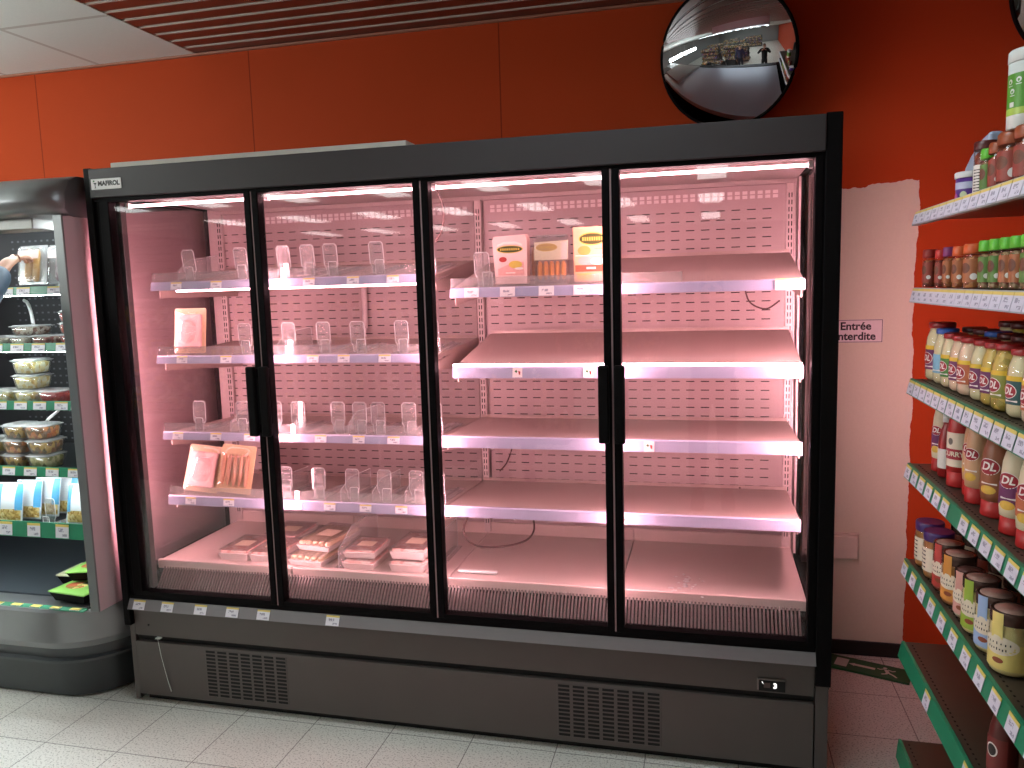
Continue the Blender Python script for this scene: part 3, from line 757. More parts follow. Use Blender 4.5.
MB().prism([(-0.056, 0.0), (0.056, 0.0), (0.060, 0.162), (-0.060, 0.162)], -0.0175, -0.0165, 'y').build('clear_film', FILM, t)
t = thing('sausage_pack', 'narrow dark orange sausage pack squeezed between the ham box and the cream-labelled pack', 'meat pack', (1.584, 0.190, 1.618), rot=(0.05, 0, -0.25), group='cartons on the upper right shelf')
MB().tube([(0, 0, 0.01), (0.001, 0, 0.03), (0.002, 0, 0.09), (0, 0, 0.115)], [0.004, 0.010, 0.010, 0.004], 8, 0, 3).build('sausage', SAUSD, t)
MB().box(-0.013, 0.013, -0.014, 0.014, 0.0, 0.125, 0, 0.004).build('clear_film', FILM, t)
# orange box
t = thing('poultry_carton', 'taller orange printed box with dark green oval and red band beside the mullion', 'meat pack', (1.790, 0.140, 1.609), rot=(0.08, 0, 0.0), group='cartons on the upper right shelf')
MB().box(-0.060, 0.060, 0, 0.045, 0, 0.182, 0, 0.004).build('carton', mat('peach_carton', (244, 186, 150), 0.35), t)
b = MB(); banner(b, 0.006, 0.142, 0.043, 0.018, -0.0006)
flat_poly(b, ellipse(-0.022, 0.104, 0.022, 0.016, 16), -0.0007, 3); flat_poly(b, ellipse(-0.010, 0.070, 0.034, 0.016, 16), -0.0006, 6); flat_poly(b, ellipse(0.022, 0.068, 0.024, 0.012, 16), -0.0008, 0)
flat_poly(b, [(-0.054, 0.034), (0.054, 0.034), (0.054, 0.056), (-0.054, 0.056)], -0.0007, 4); b.box(-0.016, 0.016, -0.0012, -0.0008, 0.042, 0.049, 0)
b.box(-0.052, 0.050, -0.001, -0.0006, 0.086, 0.0885, 0); b.box(0.012, 0.048, -0.001, -0.0006, 0.108, 0.1105, 5)
flat_poly(b, [(-0.05, 0.008), (0.0, 0.008), (0.0, 0.028), (-0.05, 0.028)], -0.0007, 2)
b.build('front_print', [WPRINT, BANNER, GOLD, ORP, REDP, SAUSD, MEATP], t)
# trays on the deck
def meat_tray(label, loc, rz, w, l, h, contents, kind, grp='meat trays on the deck'):
    t = thing('meat_tray', label, 'meat tray', loc, rz, grp)
    b = MB().hexa([(-w/2+0.008, 0.008, 0), (w/2-0.008, 0.008, 0), (w/2-0.008, l-0.008, 0), (-w/2+0.008, l-0.008, 0), (-w/2, 0, h*0.75), (w/2, 0, h*0.75), (w/2, l, h*0.75), (-w/2, l, h*0.75)])
    b.build('tray', mat('pale_foam_tray', (250, 232, 228), 0.5), t)
    sg = 0.012 if kind == 'sausage' else 0
    if kind == 'sausage':
        n = max(3, int(w/0.026))
        for k in range(n):
            x = -w/2+w*(k+0.5)/n
            MB().tube([(x, 0.014, h*0.9), (x, 0.03, h), (x, l-0.03, h), (x, l-0.014, h*0.9)], [0.005, w*0.42/n, w*0.42/n, 0.005], 8, 0, 2).build('sausage', contents, t)
    else:
        MB().box(-w/2+0.006, w/2-0.006, 0.006, l-0.006, h*0.55, h*1.02, 0, 0.006).build('meat', contents, t)
    MB().box(-w/2+0.001, w/2-0.001, 0.002, l-0.002, h*1.06+sg, h*1.09+sg, 0).build('film_lid', FILM, t)
    MB().box(-w*0.22, w*0.28, l*0.30, l*0.62, h*1.10+sg, h*1.12+sg).build('label_sheet', mat('pale_tray_label', (248, 226, 202), 0.4), t)
    return t
MEAT2 = blotch('mince_meat', [(240, 186, 178), (246, 204, 196), (234, 168, 160), (250, 222, 214)], 70, 0.35)
ZD = 0.5525
meat_tray('low tray of pink meat, leftmost on the cabinet deck', (0.345, 0.135, ZD), 0.02, 0.128, 0.20, 0.040, MEAT2, 'meat')
meat_tray('low tray of pink meat, second from the left on the cabinet deck', (0.480, 0.135, ZD), -0.02, 0.128, 0.20, 0.040, MEAT2, 'meat')
meat_tray('low tray of pink meat behind the two front trays on the deck', (0.430, 0.345, ZD), 0.0, 0.150, 0.20, 0.040, HAM, 'meat')
for k in range(2):
    meat_tray('tray of pale sausages, %s layer of the fanned stack on the deck' % ('lower', 'upper')[k], (0.664+0.010*k, 0.125+0.05*k, ZD+0.044*k), -0.10-0.03*k, 0.150, 0.24, 0.028, mat('pale_sausage', (250, 216, 184), 0.4, var=0.1), 'sausage', 'fanned sausage trays on the deck')
for k in range(2):
    meat_tray('small tray of pink patties, %s of the pair beside the clear panel' % ('lower', 'upper')[k], (0.885, 0.125+0.015*k, ZD+0.038*k), 0.03*k, 0.130, 0.17, 0.032, MEAT2, 'meat', 'stacked patty trays')
for k in range(2):
    meat_tray('rosy meat tray, %s of the pair at the right end of the left deck' % ('lower', 'upper')[k], (1.082, 0.125+0.01*k, ZD+0.046*k), -0.02*k, 0.140, 0.21, 0.040, MEAT2, 'meat', 'stacked rosy trays')
def deck_panel(label, x, y0, y1, h, rz=0.0):
    t = thing('clear_divider', label, 'shelf divider', (x, y0, 0.5525), rz, 'clear dividers on the deck')
    l = y1-y0; poly = [(0, 0), (l, 0), (l, h), (l*0.35, h), (0, h*0.55)]
    MB().prism(poly, -0.0015, 0.0015, 'x').build('sheet', ACRYL, t)
    MB().tube([(0, a, c) for a, c in poly+[poly[0]]], 0.0013, 5).build('edge', ACRYLRIM, t)
    MB().box(-0.02, 0.02, 0, l, 0.0, 0.003).build('foot', ACRYL, t)
deck_panel('clear divider panel right of the fanned sausage trays on the deck', 0.806, 0.13, 0.50, 0.13)
deck_panel('clear divider panel at the right end of the left deck', 1.178, 0.13, 0.45, 0.12)
t = thing('light_diffuser', 'flat glowing-white plastic strip lying at the left front of the right deck', 'plastic strip', (1.33, 0.16, 0.5535), 0.0)
MB().box(-0.06, 0.09, 0, 0.020, 0, 0.010, 0, 0.003).build('strip', WHITE, t)
# ------------------------------------------------------------------ open multideck fridge on the left
FX0, FX1 = -1.50, -0.100
FR = thing('open_display_fridge', 'grey open-fronted self-service fridge with green price rails, left of the tall cabinet', 'refrigerator', (-0.8, 0.3, 0))
def fpart(mb, name, mats, parent=None):
    o = mb.build(name, mats, parent or FR)
    if parent is None: o.location = Vector((0.8, -0.3, 0))
    return o
DARKIN = mat('black_fridge_interior', (30, 32, 34), 0.45, var=0.1); ENDP = mat('pale_end_panel', (214, 190, 194), 0.35, 0.1, var=0.04, scale=6)
GREYP = mat('mid_grey_moulding', (120, 124, 124), 0.35, 0.2, var=0.06, scale=10)
# body shell
b = MB()
b.box(FX0, FX1-0.035, 0.66, 0.80, 0.1, 2.02, 0); b.box(FX0, FX1-0.035, 0.02, 0.80, 1.98, 2.03, 0); b.box(FX0, FX1-0.035, 0.20, 0.80, 0.06, 0.38, 0)
fpart(b, 'body', DARKIN)
b = MB().box(FX0, FX1-0.036, 0.640, 0.660, 0.40, 1.98, 0)
z = 0.55
while z < 1.9:
    x = FX1-0.06
    while x > FX0+0.4:
        b.tris([(x-0.006, 0.6392, z), (x+0.006, 0.6392, z), (x+0.006, 0.6392, z+0.008), (x-0.006, 0.6392, z+0.008)], [(0, 1, 2, 3)], 1)
        x -= 0.034
    z += 0.034
fpart(b, 'back_panel', [DARKIN, mat('grey_slot', (96, 100, 104), 0.4)])  # slots in a lighter grey than the panel
# end panel with a grey front edge
b = MB().prism([(-0.085, 0.402), (0.80, 0.402), (0.80, 2.0), (-0.085, 1.90)], FX1-0.034, FX1, 'x', 0)
ep = fpart(b, 'end_panel', ENDP)
MB().box(FX1-0.036, FX1+0.002, -0.094, -0.085, 0.402, 1.905, 0, 0.002).build('edge_strip', GREYP, ep)
b = MB().prism([(-0.085, 0.402), (0.80, 0.402), (0.80, 2.0), (-0.085, 1.90)], FX0-0.034, FX0, 'x', 0)
fpart(b, 'end_panel', ENDP)
# canopy: bent sheet with a rounded end
def canopy_ring(x, k):
    """front profile of the hood (y,z); k shrinks it towards the end"""
    return [(x, 0.30, 2.050), (x, -0.02*k, 2.048), (x, -0.10*k, 2.030), (x, -0.16*k, 1.985), (x, -0.17*k, 1.925), (x, -0.12*k, 1.905), (x, -0.02, 1.900), (x, 0.10, 1.90), (x, 0.30, 1.98)]
b = MB(); rings = []
for x, k in ((FX0, 1), (-0.36, 1), (-0.24, 1), (-0.17, 0.92), (-0.12, 0.72), (FX1+0.006, 0.45)):
    rings.append([b.bm.verts.new(p) for p in canopy_ring(x, k)])
for A, B in zip(rings, rings[1:]):
    for i in range(len(A)):
        f = b.bm.faces.new((A[i], A[(i+1) % len(A)], B[(i+1) % len(A)], B[i])); f.smooth = i in (1, 2, 3, 4)
b.bm.faces.new(rings[0]); b.bm.faces.new(rings[-1][::-1])
fpart(b, 'canopy', STEELGREY)
fpart(MB().box(FX0, -0.26, -0.060, 0.06, 1.862, 1.905, 0, 0.004), 'blind_cassette', mat('dull_grey_cassette', (132, 132, 128), 0.4, 0.2))
CANS = lamp_mat('added_shelf_tube', (0.86, 0.97, 1.0), 75.0)
CANT = lamp_mat('cool_white_tube', (0.86, 0.97, 1.0), CANOPY_LAMP)
o = fpart(MB().tube([(FX0+0.05, 0.10, 1.885), (FX1-0.045, 0.10, 1.885)], 0.012, 10), 'lamp_tube', CANT)
fpart(MB().box(-0.25, FX1-0.037, 0.04, 0.12, 1.895, 1.915, 0, 0.003), 'lamp_reflector', WHITE)
# bulging base with rounded right corner: swept section
def sweep(section, name, m, parent=None, rad=0.20, xr=-0.03, yb=0.20):
    """section: (out, z) pairs, out measured towards the shopper; swept along the front and round the corner"""
    path = [(FX0, 0, 0, -1)]
    cx, cy = xr-rad, rad
    for i in range(17):
        a = -PI/2+PI/2*i/16
        path.append((cx+rad*math.cos(a), cy+rad*math.sin(a), math.cos(a), math.sin(a)))
    path.append((xr, yb+0.55, 1, 0))
    b = MB()
    P = [[Vector((px+nx*o_, py-0.02+ny*o_, z)) for o_, z in section] for px, py, nx, ny in path]
    n = len(section)
    for i in range(n):
        A = [b.bm.verts.new(r[i]) for r in P]; B = [b.bm.verts.new(r[(i+1) % n]) for r in P]
        for k in range(len(P)-1):
            f = b.bm.faces.new((A[k], A[k+1], B[k+1], B[k])); f.smooth = True
    for r in (P[0], P[-1]): b.bm.faces.new([b.bm.verts.new(p) for p in r])
    return fpart(b, name, m, parent)
XC = -0.105
sweep([(-0.06, 0.240), (0.078, 0.236), (0.092, 0.265), (0.105, 0.396), (0.098, 0.407), (-0.06, 0.407)], 'base_front', STEELGREY, xr=-0.160)
sweep([(-0.06, 0.168), (0.062, 0.168), (0.082, 0.176), (0.082, 0.186), (0.064, 0.192), (0.070, 0.236), (-0.06, 0.236)], 'bumper_band', mat('dark_grey_bumper', (70, 74, 76), 0.4, 0.2, var=0.06), xr=-0.160)
sweep([(-0.06, 0.012), (0.018, 0.012), (0.040, 0.168), (-0.06, 0.168)], 'kick_panel', mat('darker_kick', (58, 62, 64), 0.35, 0.3, var=0.08), xr=-0.160)
# price rails and shelves
def fshelf(yf, zt, zb, cards, depth=0.56):
    b = MB().box(FX0+0.01, FX1-0.038, yf+0.006, yf+depth, zb+0.006, zb+0.018, 0)
    s = fpart(b, 'shelf', mat('dark_shelf_plate', (58, 62, 64), 0.35, 0.3))
    MB().prism([(yf-0.006, zb), (yf+0.006, zb), (yf+0.006, zt), (yf, zt)], FX0+0.01, FX1-0.038, 'x').build('price_rail', GREEN_RAIL, s)
    MB().tube([(FX0+0.04, yf+0.022, zb+0.001), (FX1-0.06, yf+0.022, zb+0.001)], 0.004, 6).build('lamp_tube', CANS, s)  # tube added under each shelf to brighten the goods
    for c_ in cards:
        o = MB().box(-0.031, 0.031, -0.001, 0, -(zt-zb)*0.44, (zt-zb)*0.44).build('price_card', CARD_Y, s)
        o.location = (c_, yf-0.004, (zt+zb)/2); o.rotation_euler = (-math.atan(0.006/(zt-zb)), 0, 0)
    return s
def cards(x, pitch): return [x-pitch*k for k in range(9)]
fshelf(0.05, 1.653, 1.620, [-0.17, -0.232, -0.294, -0.44, -0.52, -0.60, -0.68])
fshelf(0.05, 1.432, 1.397, [-0.165, -0.28, -0.395, -0.498, -0.60])
fshelf(0.05, 1.200, 1.164, [-0.236, -0.314, -0.417, -0.51, -0.61])
fshelf(0.05, 0.930, 0.892, cards(-0.175, 0.107))
fshelf(0.00, 0.716, 0.654, cards(-0.183, 0.137))
b = MB().box(FX0, FX1-0.04, 0.0, 0.645, 0.395, 0.415, 0)
fpart(b, 'deck', mat('dark_deck_plate', (66, 72, 78), 0.35, 0.2))
b = MB().box(FX0, FX1-0.04, -0.085, 0.0, 0.396, 0.402, 0)
x = FX1-0.05
while x > FX0+0.3:
    for r_ in range(4): b.box(x-0.010, x-0.003, -0.064+0.015*r_+0.0, -0.055+0.015*r_, 0.4015, 0.4028, 1)
    x -= 0.0125
fpart(b, 'air_grille', [mat('grey_grille', (150, 154, 156), 0.4, 0.4), DARKGAP])
b = MB().prism([(-0.112, 0.405), (-0.088, 0.405), (-0.086, 0.411), (-0.110, 0.408)], FX0, -0.155, 'x', 0)
dr = fpart(b, 'deck_rail', GREEN_RAIL)
for c_ in cards(-0.20, 0.092):
    MB().box(c_-0.022, c_+0.022, -0.109, -0.089, 0.4082, 0.4115).build('price_card', CARD_Y, dr)
b = MB().tube([(-0.80, 0.40, 1.60), (-0.68, 0.30, 1.585), (-0.605, 0.24, 1.53), (-0.60, 0.24, 1.44)], 0.007, 8, 0, 6)
fpart(b, 'cable', WHITE)
b = MB().tube([(-0.53, 0.28, 1.165), (-0.535, 0.26, 1.13), (-0.57, 0.23, 1.09), (-0.60, 0.23, 1.04)], 0.006, 8, 0, 6)
fpart(b, 'cable', WHITE)
# goods
def tub(label, loc, rz, w, l, h, food, group, lid=True):
    t = thing('salad_tub', label, 'food tub', loc, rz, group)
    def ring(s, z): return [(x, y, z) for x, y in rrect(-w/2*s, w/2*s, -l/2*s, l/2*s, min(w, l)*0.16, 3)]
    def shell(levels, name, m):
        b = MB(); rs = [[b.bm.verts.new(p) for p in ring(s, z)] for s, z in levels]
        for A, B in zip(rs, rs[1:]):
            for i in range(len(A)):
                f = b.bm.faces.new((A[i], A[(i+1) % len(A)], B[(i+1) % len(A)], B[i])); f.smooth = True
        b.bm.faces.new(rs[0][::-1]); b.bm.faces.new(rs[-1])
        return b.build(name, m, t)
    shell([(0.74, 0.003), (0.80, h*0.4), (0.84, h*0.72), (0.60, h*0.80)], 'food', food)
    shell([(0.80, 0), (0.86, h*0.3), (0.94, h*0.84)], 'tub', TUBCLEAR)
    if lid: shell([(0.95, h*0.84), (1.02, h*0.845), (1.02, h*0.89), (0.90, h*0.90), (0.86, h*0.97), (0.80, h*0.975)], 'lid', LIDCLEAR)
    return t
PASTA = blotch('pale_pasta', [(226, 204, 130), (236, 220, 160), (210, 180, 100), (232, 226, 190)], 60)
OLIVE = blotch('brown_olives', [(120, 84, 40), (160, 100, 44), (92, 78, 36), (190, 150, 70)], 46, 0.3)
ORANGEF = blotch('orange_olives', [(206, 120, 50), (180, 92, 36), (220, 160, 80), (120, 84, 40)], 46, 0.3)
GREENO = blotch('green_olives', [(150, 150, 80), (180, 176, 110), (120, 110, 60), (200, 190, 130)], 46, 0.3)
REDF = blotch('red_berries', [(196, 60, 50), (210, 84, 64), (170, 40, 40)], 50, 0.3)
GRAIN = blotch('seeded_salad', [(206, 190, 170), (150, 110, 90), (222, 214, 200), (120, 88, 72)], 70)
REDDISH = blotch('red_brown_mix', [(150, 70, 56), (190, 130, 110), (120, 60, 50), (206, 180, 160)], 70)
zs = 1.418
tub('flat clear tub of grainy salad, leftmost on the second fridge shelf', (-0.635, 0.13, zs), 0.05, 0.10, 0.12, 0.042, GRAIN, 'flat tubs on the second fridge shelf')
tub('flat clear tub of grainy salad under another tub on the second fridge shelf', (-0.527, 0.13, zs), -0.04, 0.10, 0.12, 0.042, GRAIN, 'flat tubs on the second fridge shelf')
tub('flat clear tub of red-brown mix beside the berry tubs on the second fridge shelf', (-0.420, 0.13, zs), 0.02, 0.10, 0.12, 0.044, REDDISH, 'flat tubs on the second fridge shelf')
tub('pale flat tub stacked on top of the grainy salads by the white cable', (-0.510, 0.14, zs+0.042), 0.08, 0.13, 0.12, 0.042, GRAIN, 'flat tubs on the second fridge shelf')
for k in range(3):
    tub('tub of red berries, %s of the stack of three against the fridge end panel' % ('bottom', 'middle', 'top')[k], (-0.322+0.003*k, 0.15, zs+0.046*k), 0.06*k, 0.080, 0.09, 0.046, REDF, 'stacked berry tubs')
zs = 1.183
for k, (x, f, lb) in enumerate(((-0.645, PASTA, 'tub of pale pasta at the frame edge on the third fridge shelf'), (-0.530, PASTA, 'tub of pale pasta at the bottom of the pasta stack on the third fridge shelf'), (-0.410, REDF, 'tub of bright red filling, rightmost on the third fridge shelf'))):
    tub(lb, (x, 0.13, zs), 0.05*(-1)**k, 0.108, 0.12, 0.058, f, 'tubs on the third fridge shelf')
for k in range(2):
    tub('deep tub of yellow pasta, %s in the pasta stack on the third fridge shelf' % ('middle', 'topmost')[k], (-0.532+0.004*k, 0.14, zs+0.058+0.062*k), -0.1*k, 0.118, 0.12, 0.062, PASTA, 'tubs on the third fridge shelf')
zs = 0.911
for j, (x, w) in enumerate(((-0.617, 0.110), (-0.497, 0.115))):
    for k in range(3):
        f = (GREENO, OLIVE, ORANGEF)[k] if j else (OLIVE, ORANGEF, OLIVE)[k]
        tub('tub of olives, %s of the %s stack on the fourth fridge shelf' % (('bottom', 'middle', 'top')[k], ('left', 'right')[j]), (x+0.005*((k*7+j) % 3-1), 0.135, zs+0.062*k), 0.08*((k+j) % 3-1)*0.4, w, 0.12, 0.062, f, 'olive tub stacks')
for k in range(2):
    tub('tub of green olives, %s one at the frame edge on the fourth fridge shelf' % ('lower', 'upper')[k], (-0.745, 0.13, zs+0.062*k), 0, 0.11, 0.12, 0.062, (OLIVE, GREENO)[k], 'olive tub stacks')
# sandwich packs on the top shelf
def clamshell(label, loc, rot, bread, group):
    t = thing('sandwich_pack', label, 'sandwich', loc, rot=rot, group=group)
    b = MB().box(-0.058, 0.058, -0.030, 0.020, 0, 0.150, 0, 0.014, seg=3); b.build('clear_shell', TUBCLEAR, t)
    MB().box(-0.066, 0.066, -0.006, -0.003, 0.0, 0.158, 0, 0.001, seg=1).build('flange', LIDCLEAR, t)
    MB().tube([(-0.012, -0.012, 0.012), (-0.012, -0.014, 0.03), (-0.010, -0.014, 0.12), (-0.008, -0.012, 0.140)], [0.006, 0.014, 0.014, 0.006], 10, 0, 3).build('bread_roll', bread, t)
    MB().tube([(0.020, -0.008, 0.012), (0.020, -0.010, 0.03), (0.022, -0.010, 0.12), (0.022, -0.008, 0.140)], [0.006, 0.013, 0.013, 0.006], 10, 0, 3).build('bread_roll', bread, t)
    MB().box(-0.05, 0.05, -0.0335, -0.0315, 0.100, 0.132, 0, 0.0005, seg=1).build('paper_label', mat('pale_pink_label', (236, 216, 214), 0.5), t)
    return t
BREAD = mat('toasted_bread', (214, 164, 92), 0.6, var=0.2, scale=40); WRAPC = blotch('grey_pink_filling', [(190, 170, 176), (168, 140, 150), (216, 206, 210)], 50)
clamshell('clear pack of baguette rolls held by the shopper\'s hand on the top fridge shelf', (-0.450, 0.110, 1.660), (-0.16, 0, 0.0), BREAD, 'sandwich packs on the top fridge shelf')
clamshell('clear pack of pale sandwiches beside the fridge end panel on the top shelf', (-0.328, 0.135, 1.660), (-0.16, 0, 0.05), WRAPC, 'sandwich packs on the top fridge shelf')
clamshell('clear sandwich pack standing behind the two front packs on the top fridge shelf', (-0.375, 0.215, 1.650), (-0.10, 0, -0.05), WRAPC, 'sandwich packs on the top fridge shelf')
# blue and white bags on the fifth shelf
BAGW = mat('white_bag_print', (232, 238, 240), 0.35, var=0.03); BAGB = mat('sky_blue_band', (94, 178, 222), 0.35, var=0.06); NOOD = blotch('yellow_noodles', [(226, 196, 120), (240, 220, 160), (200, 160, 80)], 90)
def bag(label, loc, rot, group):
    t = thing('pasta_bag', label, 'pasta bag', loc, rot=rot, group=group)
    def panel(x0, x1, z0, z1, yo, name, m):
        vs, fs, N = [], [], 8
        for s in (0, 1):
            for j in range(N+1):
                for i in range(N+1):
                    u, v = x0+(x1-x0)*i/N, z0+(z1-z0)*j/N
                    th = 0.022*max(0, 1-(abs(u)/0.060)**2.5)*max(0, math.sin(PI*min(1, v/0.165)))**0.6
                    vs.append((u, (-1 if s == 0 else 0.3)*(th+yo), v))
        M_ = (N+1)*(N+1)
        for s in (0, 1):
            for j in range(N):
                for i in range(N): fs.append(tuple(s*M_+q for q in (j*(N+1)+i, j*(N+1)+i+1, (j+1)*(N+1)+i+1, (j+1)*(N+1)+i)))
        MB().tris(vs, fs, 0, True).build(name, m, t)
    panel(-0.060, 0.060, 0, 0.165, 0.002, 'bag', BAGW)
    panel(-0.058, -0.030, 0.05, 0.160, 0.003, 'blue_band', BAGB); panel(0.034, 0.058, 0.05, 0.160, 0.003, 'blue_band', BAGB)
    panel(-0.050, 0.055, 0.008, 0.055, 0.003, 'clear_window', NOOD)
    return t
for k in range(4):
    bag('white and blue pasta bag, %s of the leaning row on the fifth fridge shelf' % ('front', 'second', 'third', 'rear')[k], (-0.665+0.045*k, 0.08+0.050*k, 0.682), (-0.22, 0, 0.10), 'pasta bags on the fifth fridge shelf')
bag('white and blue pasta bag alone against the fridge end panel on the fifth shelf', (-0.335, 0.10, 0.682), (-0.22, 0, 0.05), 'pasta bags on the fifth fridge shelf')
dup(P0, (-0.440, 0.012, 0.680), (0, 0, -0.1), 'clear plastic pusher between the pasta bags on the fifth fridge shelf', 'clear pushers in the open fridge')
# ready meals on the deck
def ready_meal(label, loc, rot, col, group='ready meals on the fridge deck'):
    t = thing('ready_meal', label, 'ready meal', loc, rot=rot, group=group)
    MB().hexa([(-0.075, -0.06, 0), (0.075, -0.06, 0), (0.075, 0.06, 0), (-0.075, 0.06, 0), (-0.09, -0.072, 0.036), (0.09, -0.072, 0.036), (0.09, 0.072, 0.036), (-0.09, 0.072, 0.036)]).build('black_tray', BLACK, t)
    b = MB().box(-0.094, 0.094, -0.076, 0.076, 0.036, 0.043, 0, 0.003)
    b.tris([(x, y, 0.0436) for x, y in ellipse(-0.025, 0.0, 0.045, 0.035, 18)], [tuple(range(18))], 1)
    b.box(-0.02, 0.085, 0.02, 0.06, 0.0432, 0.0438, 2)
    b.build('printed_sleeve', [mat('sleeve_'+'_'.join(str(c) for c in col), col, 0.4, var=0.08), blotch('meal_photo', [(196, 96, 60), (150, 140, 60), (220, 190, 120)], 60), mat('dark_sleeve_band', (60, 76, 52), 0.4)], t)
    return t
ready_meal('ready meal with pale sleeve, farthest back on the fridge deck', (-0.385, 0.175, 0.416), (0, 0, 0.05), (196, 200, 160))
ready_meal('ready meal with bright green sleeve, nearest the front of the fridge deck', (-0.262, 0.005, 0.416), (0, 0, -0.10), (140, 196, 90))
ready_meal('lime green ready meal tilted on top of the others by the end panel', (-0.258, 0.100, 0.471), (0.0, -0.06, 0.12), (150, 206, 100))
# ------------------------------------------------------------------ gondola shelving on the right
GX, GD, GY1, GY0 = 2.740, 0.46, -0.042, -1.45
GN = thing('gondola_shelving', 'green-railed grocery shelving full of jars and sauces on the right', 'shelf unit', (GX+0.25, -0.75, 0))
GL = Vector((-(GX+0.25), 0.75, 0))
def gpart(mb, name, mats, parent=None):
    o = mb.build(name, mats, parent or GN)
    if parent is None: o.location = GL
    return o
GSH = mat('dark_green_brown_shelf', (70, 62, 50), 0.4, 0.2, var=0.15, scale=14)
GPALE = mat('pale_grey_rail', (176, 178, 182), 0.4)
CARDG = price_card('gondola_price_card', True, (214, 212, 226))
def gshelf(zt, h, cards, pitch, rail=GREEN_RAIL, y1=GY1, under=0.026, cw=0.050, lean=0.010, start=0.035, skip=()):
    b = MB().box(GX+0.008, GX+GD, GY0, y1, zt-under, zt-0.002, 0, 0.002, seg=1)
    y = y1-0.02
    while y > GY0+0.3:
        b.box(GX+0.022, GX+0.026, y-0.010, y-0.004, zt-0.0025, zt-0.0012, 1); y -= 0.020
    s = gpart(b, 'shelf', [GSH, DARKGAP])
    MB().prism([(GX-lean, zt-h), (GX+0.008, zt-h), (GX+0.008, zt-0.0005), (GX, zt-0.0005)], GY0, y1, 'y').build('price_rail', rail, s)
    for k in range(cards):
        if k in skip: continue
        y = y1-start-pitch*k
        o = MB().box(-cw/2, cw/2, -0.0012, 0, -h*0.44, h*0.44).build('price_card', CARDG, s)
        o.location = (GX-lean*0.5-0.0012, y, zt-h*0.5); o.rotation_euler = (0, math.atan(lean/h), 0)
        o.rotation_euler = (Matrix.Rotation(math.atan(lean/h), 3, 'Y') @ Matrix.Rotation(-PI/2, 3, 'Z')).to_euler()
    return s
gshelf(1.778, 0.040, 14, 0.062, GPALE, cw=0.057)
gshelf(1.565, 0.042, 15, 0.060, GPALE, cw=0.057)
gshelf(1.304, 0.044, 14, 0.064, GREEN_RAIL, cw=0.056)
gshelf(1.055, 0.042, 13, 0.074, GREEN_RAIL, cw=0.054, skip=(6,))
gshelf(0.765, 0.044, 12, 0.095, GREEN_RAIL, cw=0.052)
gshelf(0.506, 0.048, 3, 0.330, GREEN_RAIL, cw=0.050, start=0.31)
b = MB().box(GX+0.008, GX+GD, GY0, GY1-0.0, 0.160, 0.188, 0, 0.002, seg=1)
y = GY1-0.02
while y > GY0+0.3:
    b.box(GX+0.022, GX+0.026, y-0.010, y-0.004, 0.1875, 0.189, 1); y -= 0.020
s = gpart(b, 'shelf', [GSH, DARKGAP])
MB().prism([(GX-0.006, 0.13), (GX+0.008, 0.13), (GX+0.008, 0.19), (GX, 0.19)], GY0, GY1, 'y').build('price_rail', GREEN_RAIL, s)
gpart(MB().box(GX+0.03, GX+GD, GY0, GY1-0.01, 0.0, 0.13, 0), 'plinth', mat('dark_plinth', (40, 40, 38), 0.5))
b = MB().box(GX+GD, GX+GD+0.03, GY0, GY1, 0.0, 2.0, 0)
gpart(b, 'back_board', mat('dark_back_board', (58, 52, 46), 0.6))
for yy in (GY1-0.03, GY0+0.03):
    gpart(MB().box(GX+GD-0.03, GX+GD, yy-0.02, yy+0.02, 0, 2.02), 'upright', mat('dark_plinth', (40, 40, 38), 0.5))
# jars and bottles -------------------------------------------------
FACE = PI+0.62
def arc_band(mb, R, z0, z1, a_c, half, mi, lift=0.0005, R2=None):
    R2 = R2 or R
    mb.lathe([(R+lift, z0), (R2+lift, z1)], 14, (0, 0, 0), mi, None, False, 1, 1, a_c-half, a_c+half)
INK = mat('dark_ink', (40, 30, 30), 0.5)
PLASTIC = {}
def pl(name, col, rough=0.35, var=0.06): return mat(name, col, rough, var=var)
def spice(label, y, x, R, h, capcol, fill, z, group, lab, capname, dot=True):
    t = thing('spice_jar', label, 'spice jar', (x, y, z), group=group)
    MB().lathe([(R*0.86, 0.002), (R*0.9, 0.004), (R*0.9, h*0.70), (R*0.6, h*0.73)], 18).build('spice', fill, t)
    MB().lathe([(R*0.9, 0), (R, 0.004), (R, h*0.72), (R*0.82, h*0.78), (R*0.8, h*0.80)], 20).build('glass', JARGLASS, t)
    MB().lathe([(R*0.98, h*0.775), (R*1.02, h*0.79), (R*1.0, h*0.96), (R*0.9, h), (R*0.3, h)], 20).build('cap', pl(capname, capcol), t)
    b = MB(); arc_band(b, R, h*0.14, h*0.66, FACE, 1.1, 0)
    wrap_poly(b, ellipse(-R*0.25, h*0.46, R*0.5, h*0.12, 16), R, 2, 0.0009, FACE)
    if dot: wrap_poly(b, ellipse(R*0.55, h*0.27, R*0.30, R*0.30, 14), R, 1, 0.0009, FACE)
    b.build('label_sleeve', [lab, mat('label_white', (228, 224, 216), 0.5), mat('brown_leaf_print', (112, 64, 44), 0.5, var=0.4, scale=120)], t)
    return t
SP1 = blotch('red_spice', [(140, 60, 40), (110, 40, 28), (160, 84, 50)], 120); SP2 = blotch('orange_spice', [(176, 96, 50), (150, 76, 36), (196, 130, 70)], 120)
SP3 = blotch('mixed_herbs', [(120, 96, 60), (90, 100, 50), (160, 130, 90), (150, 80, 60)], 120)
LBRED = mat('dull_red_label', (150, 62, 48), 0.45, var=0.15, scale=60); LBOR = mat('orange_brown_label', (170, 100, 60), 0.45, var=0.15, scale=60); LBGR = mat('green_label', (92, 128, 56), 0.45, var=0.2, scale=60)
S2 = 1.565
x2 = GX+0.062
xs = GX+0.028
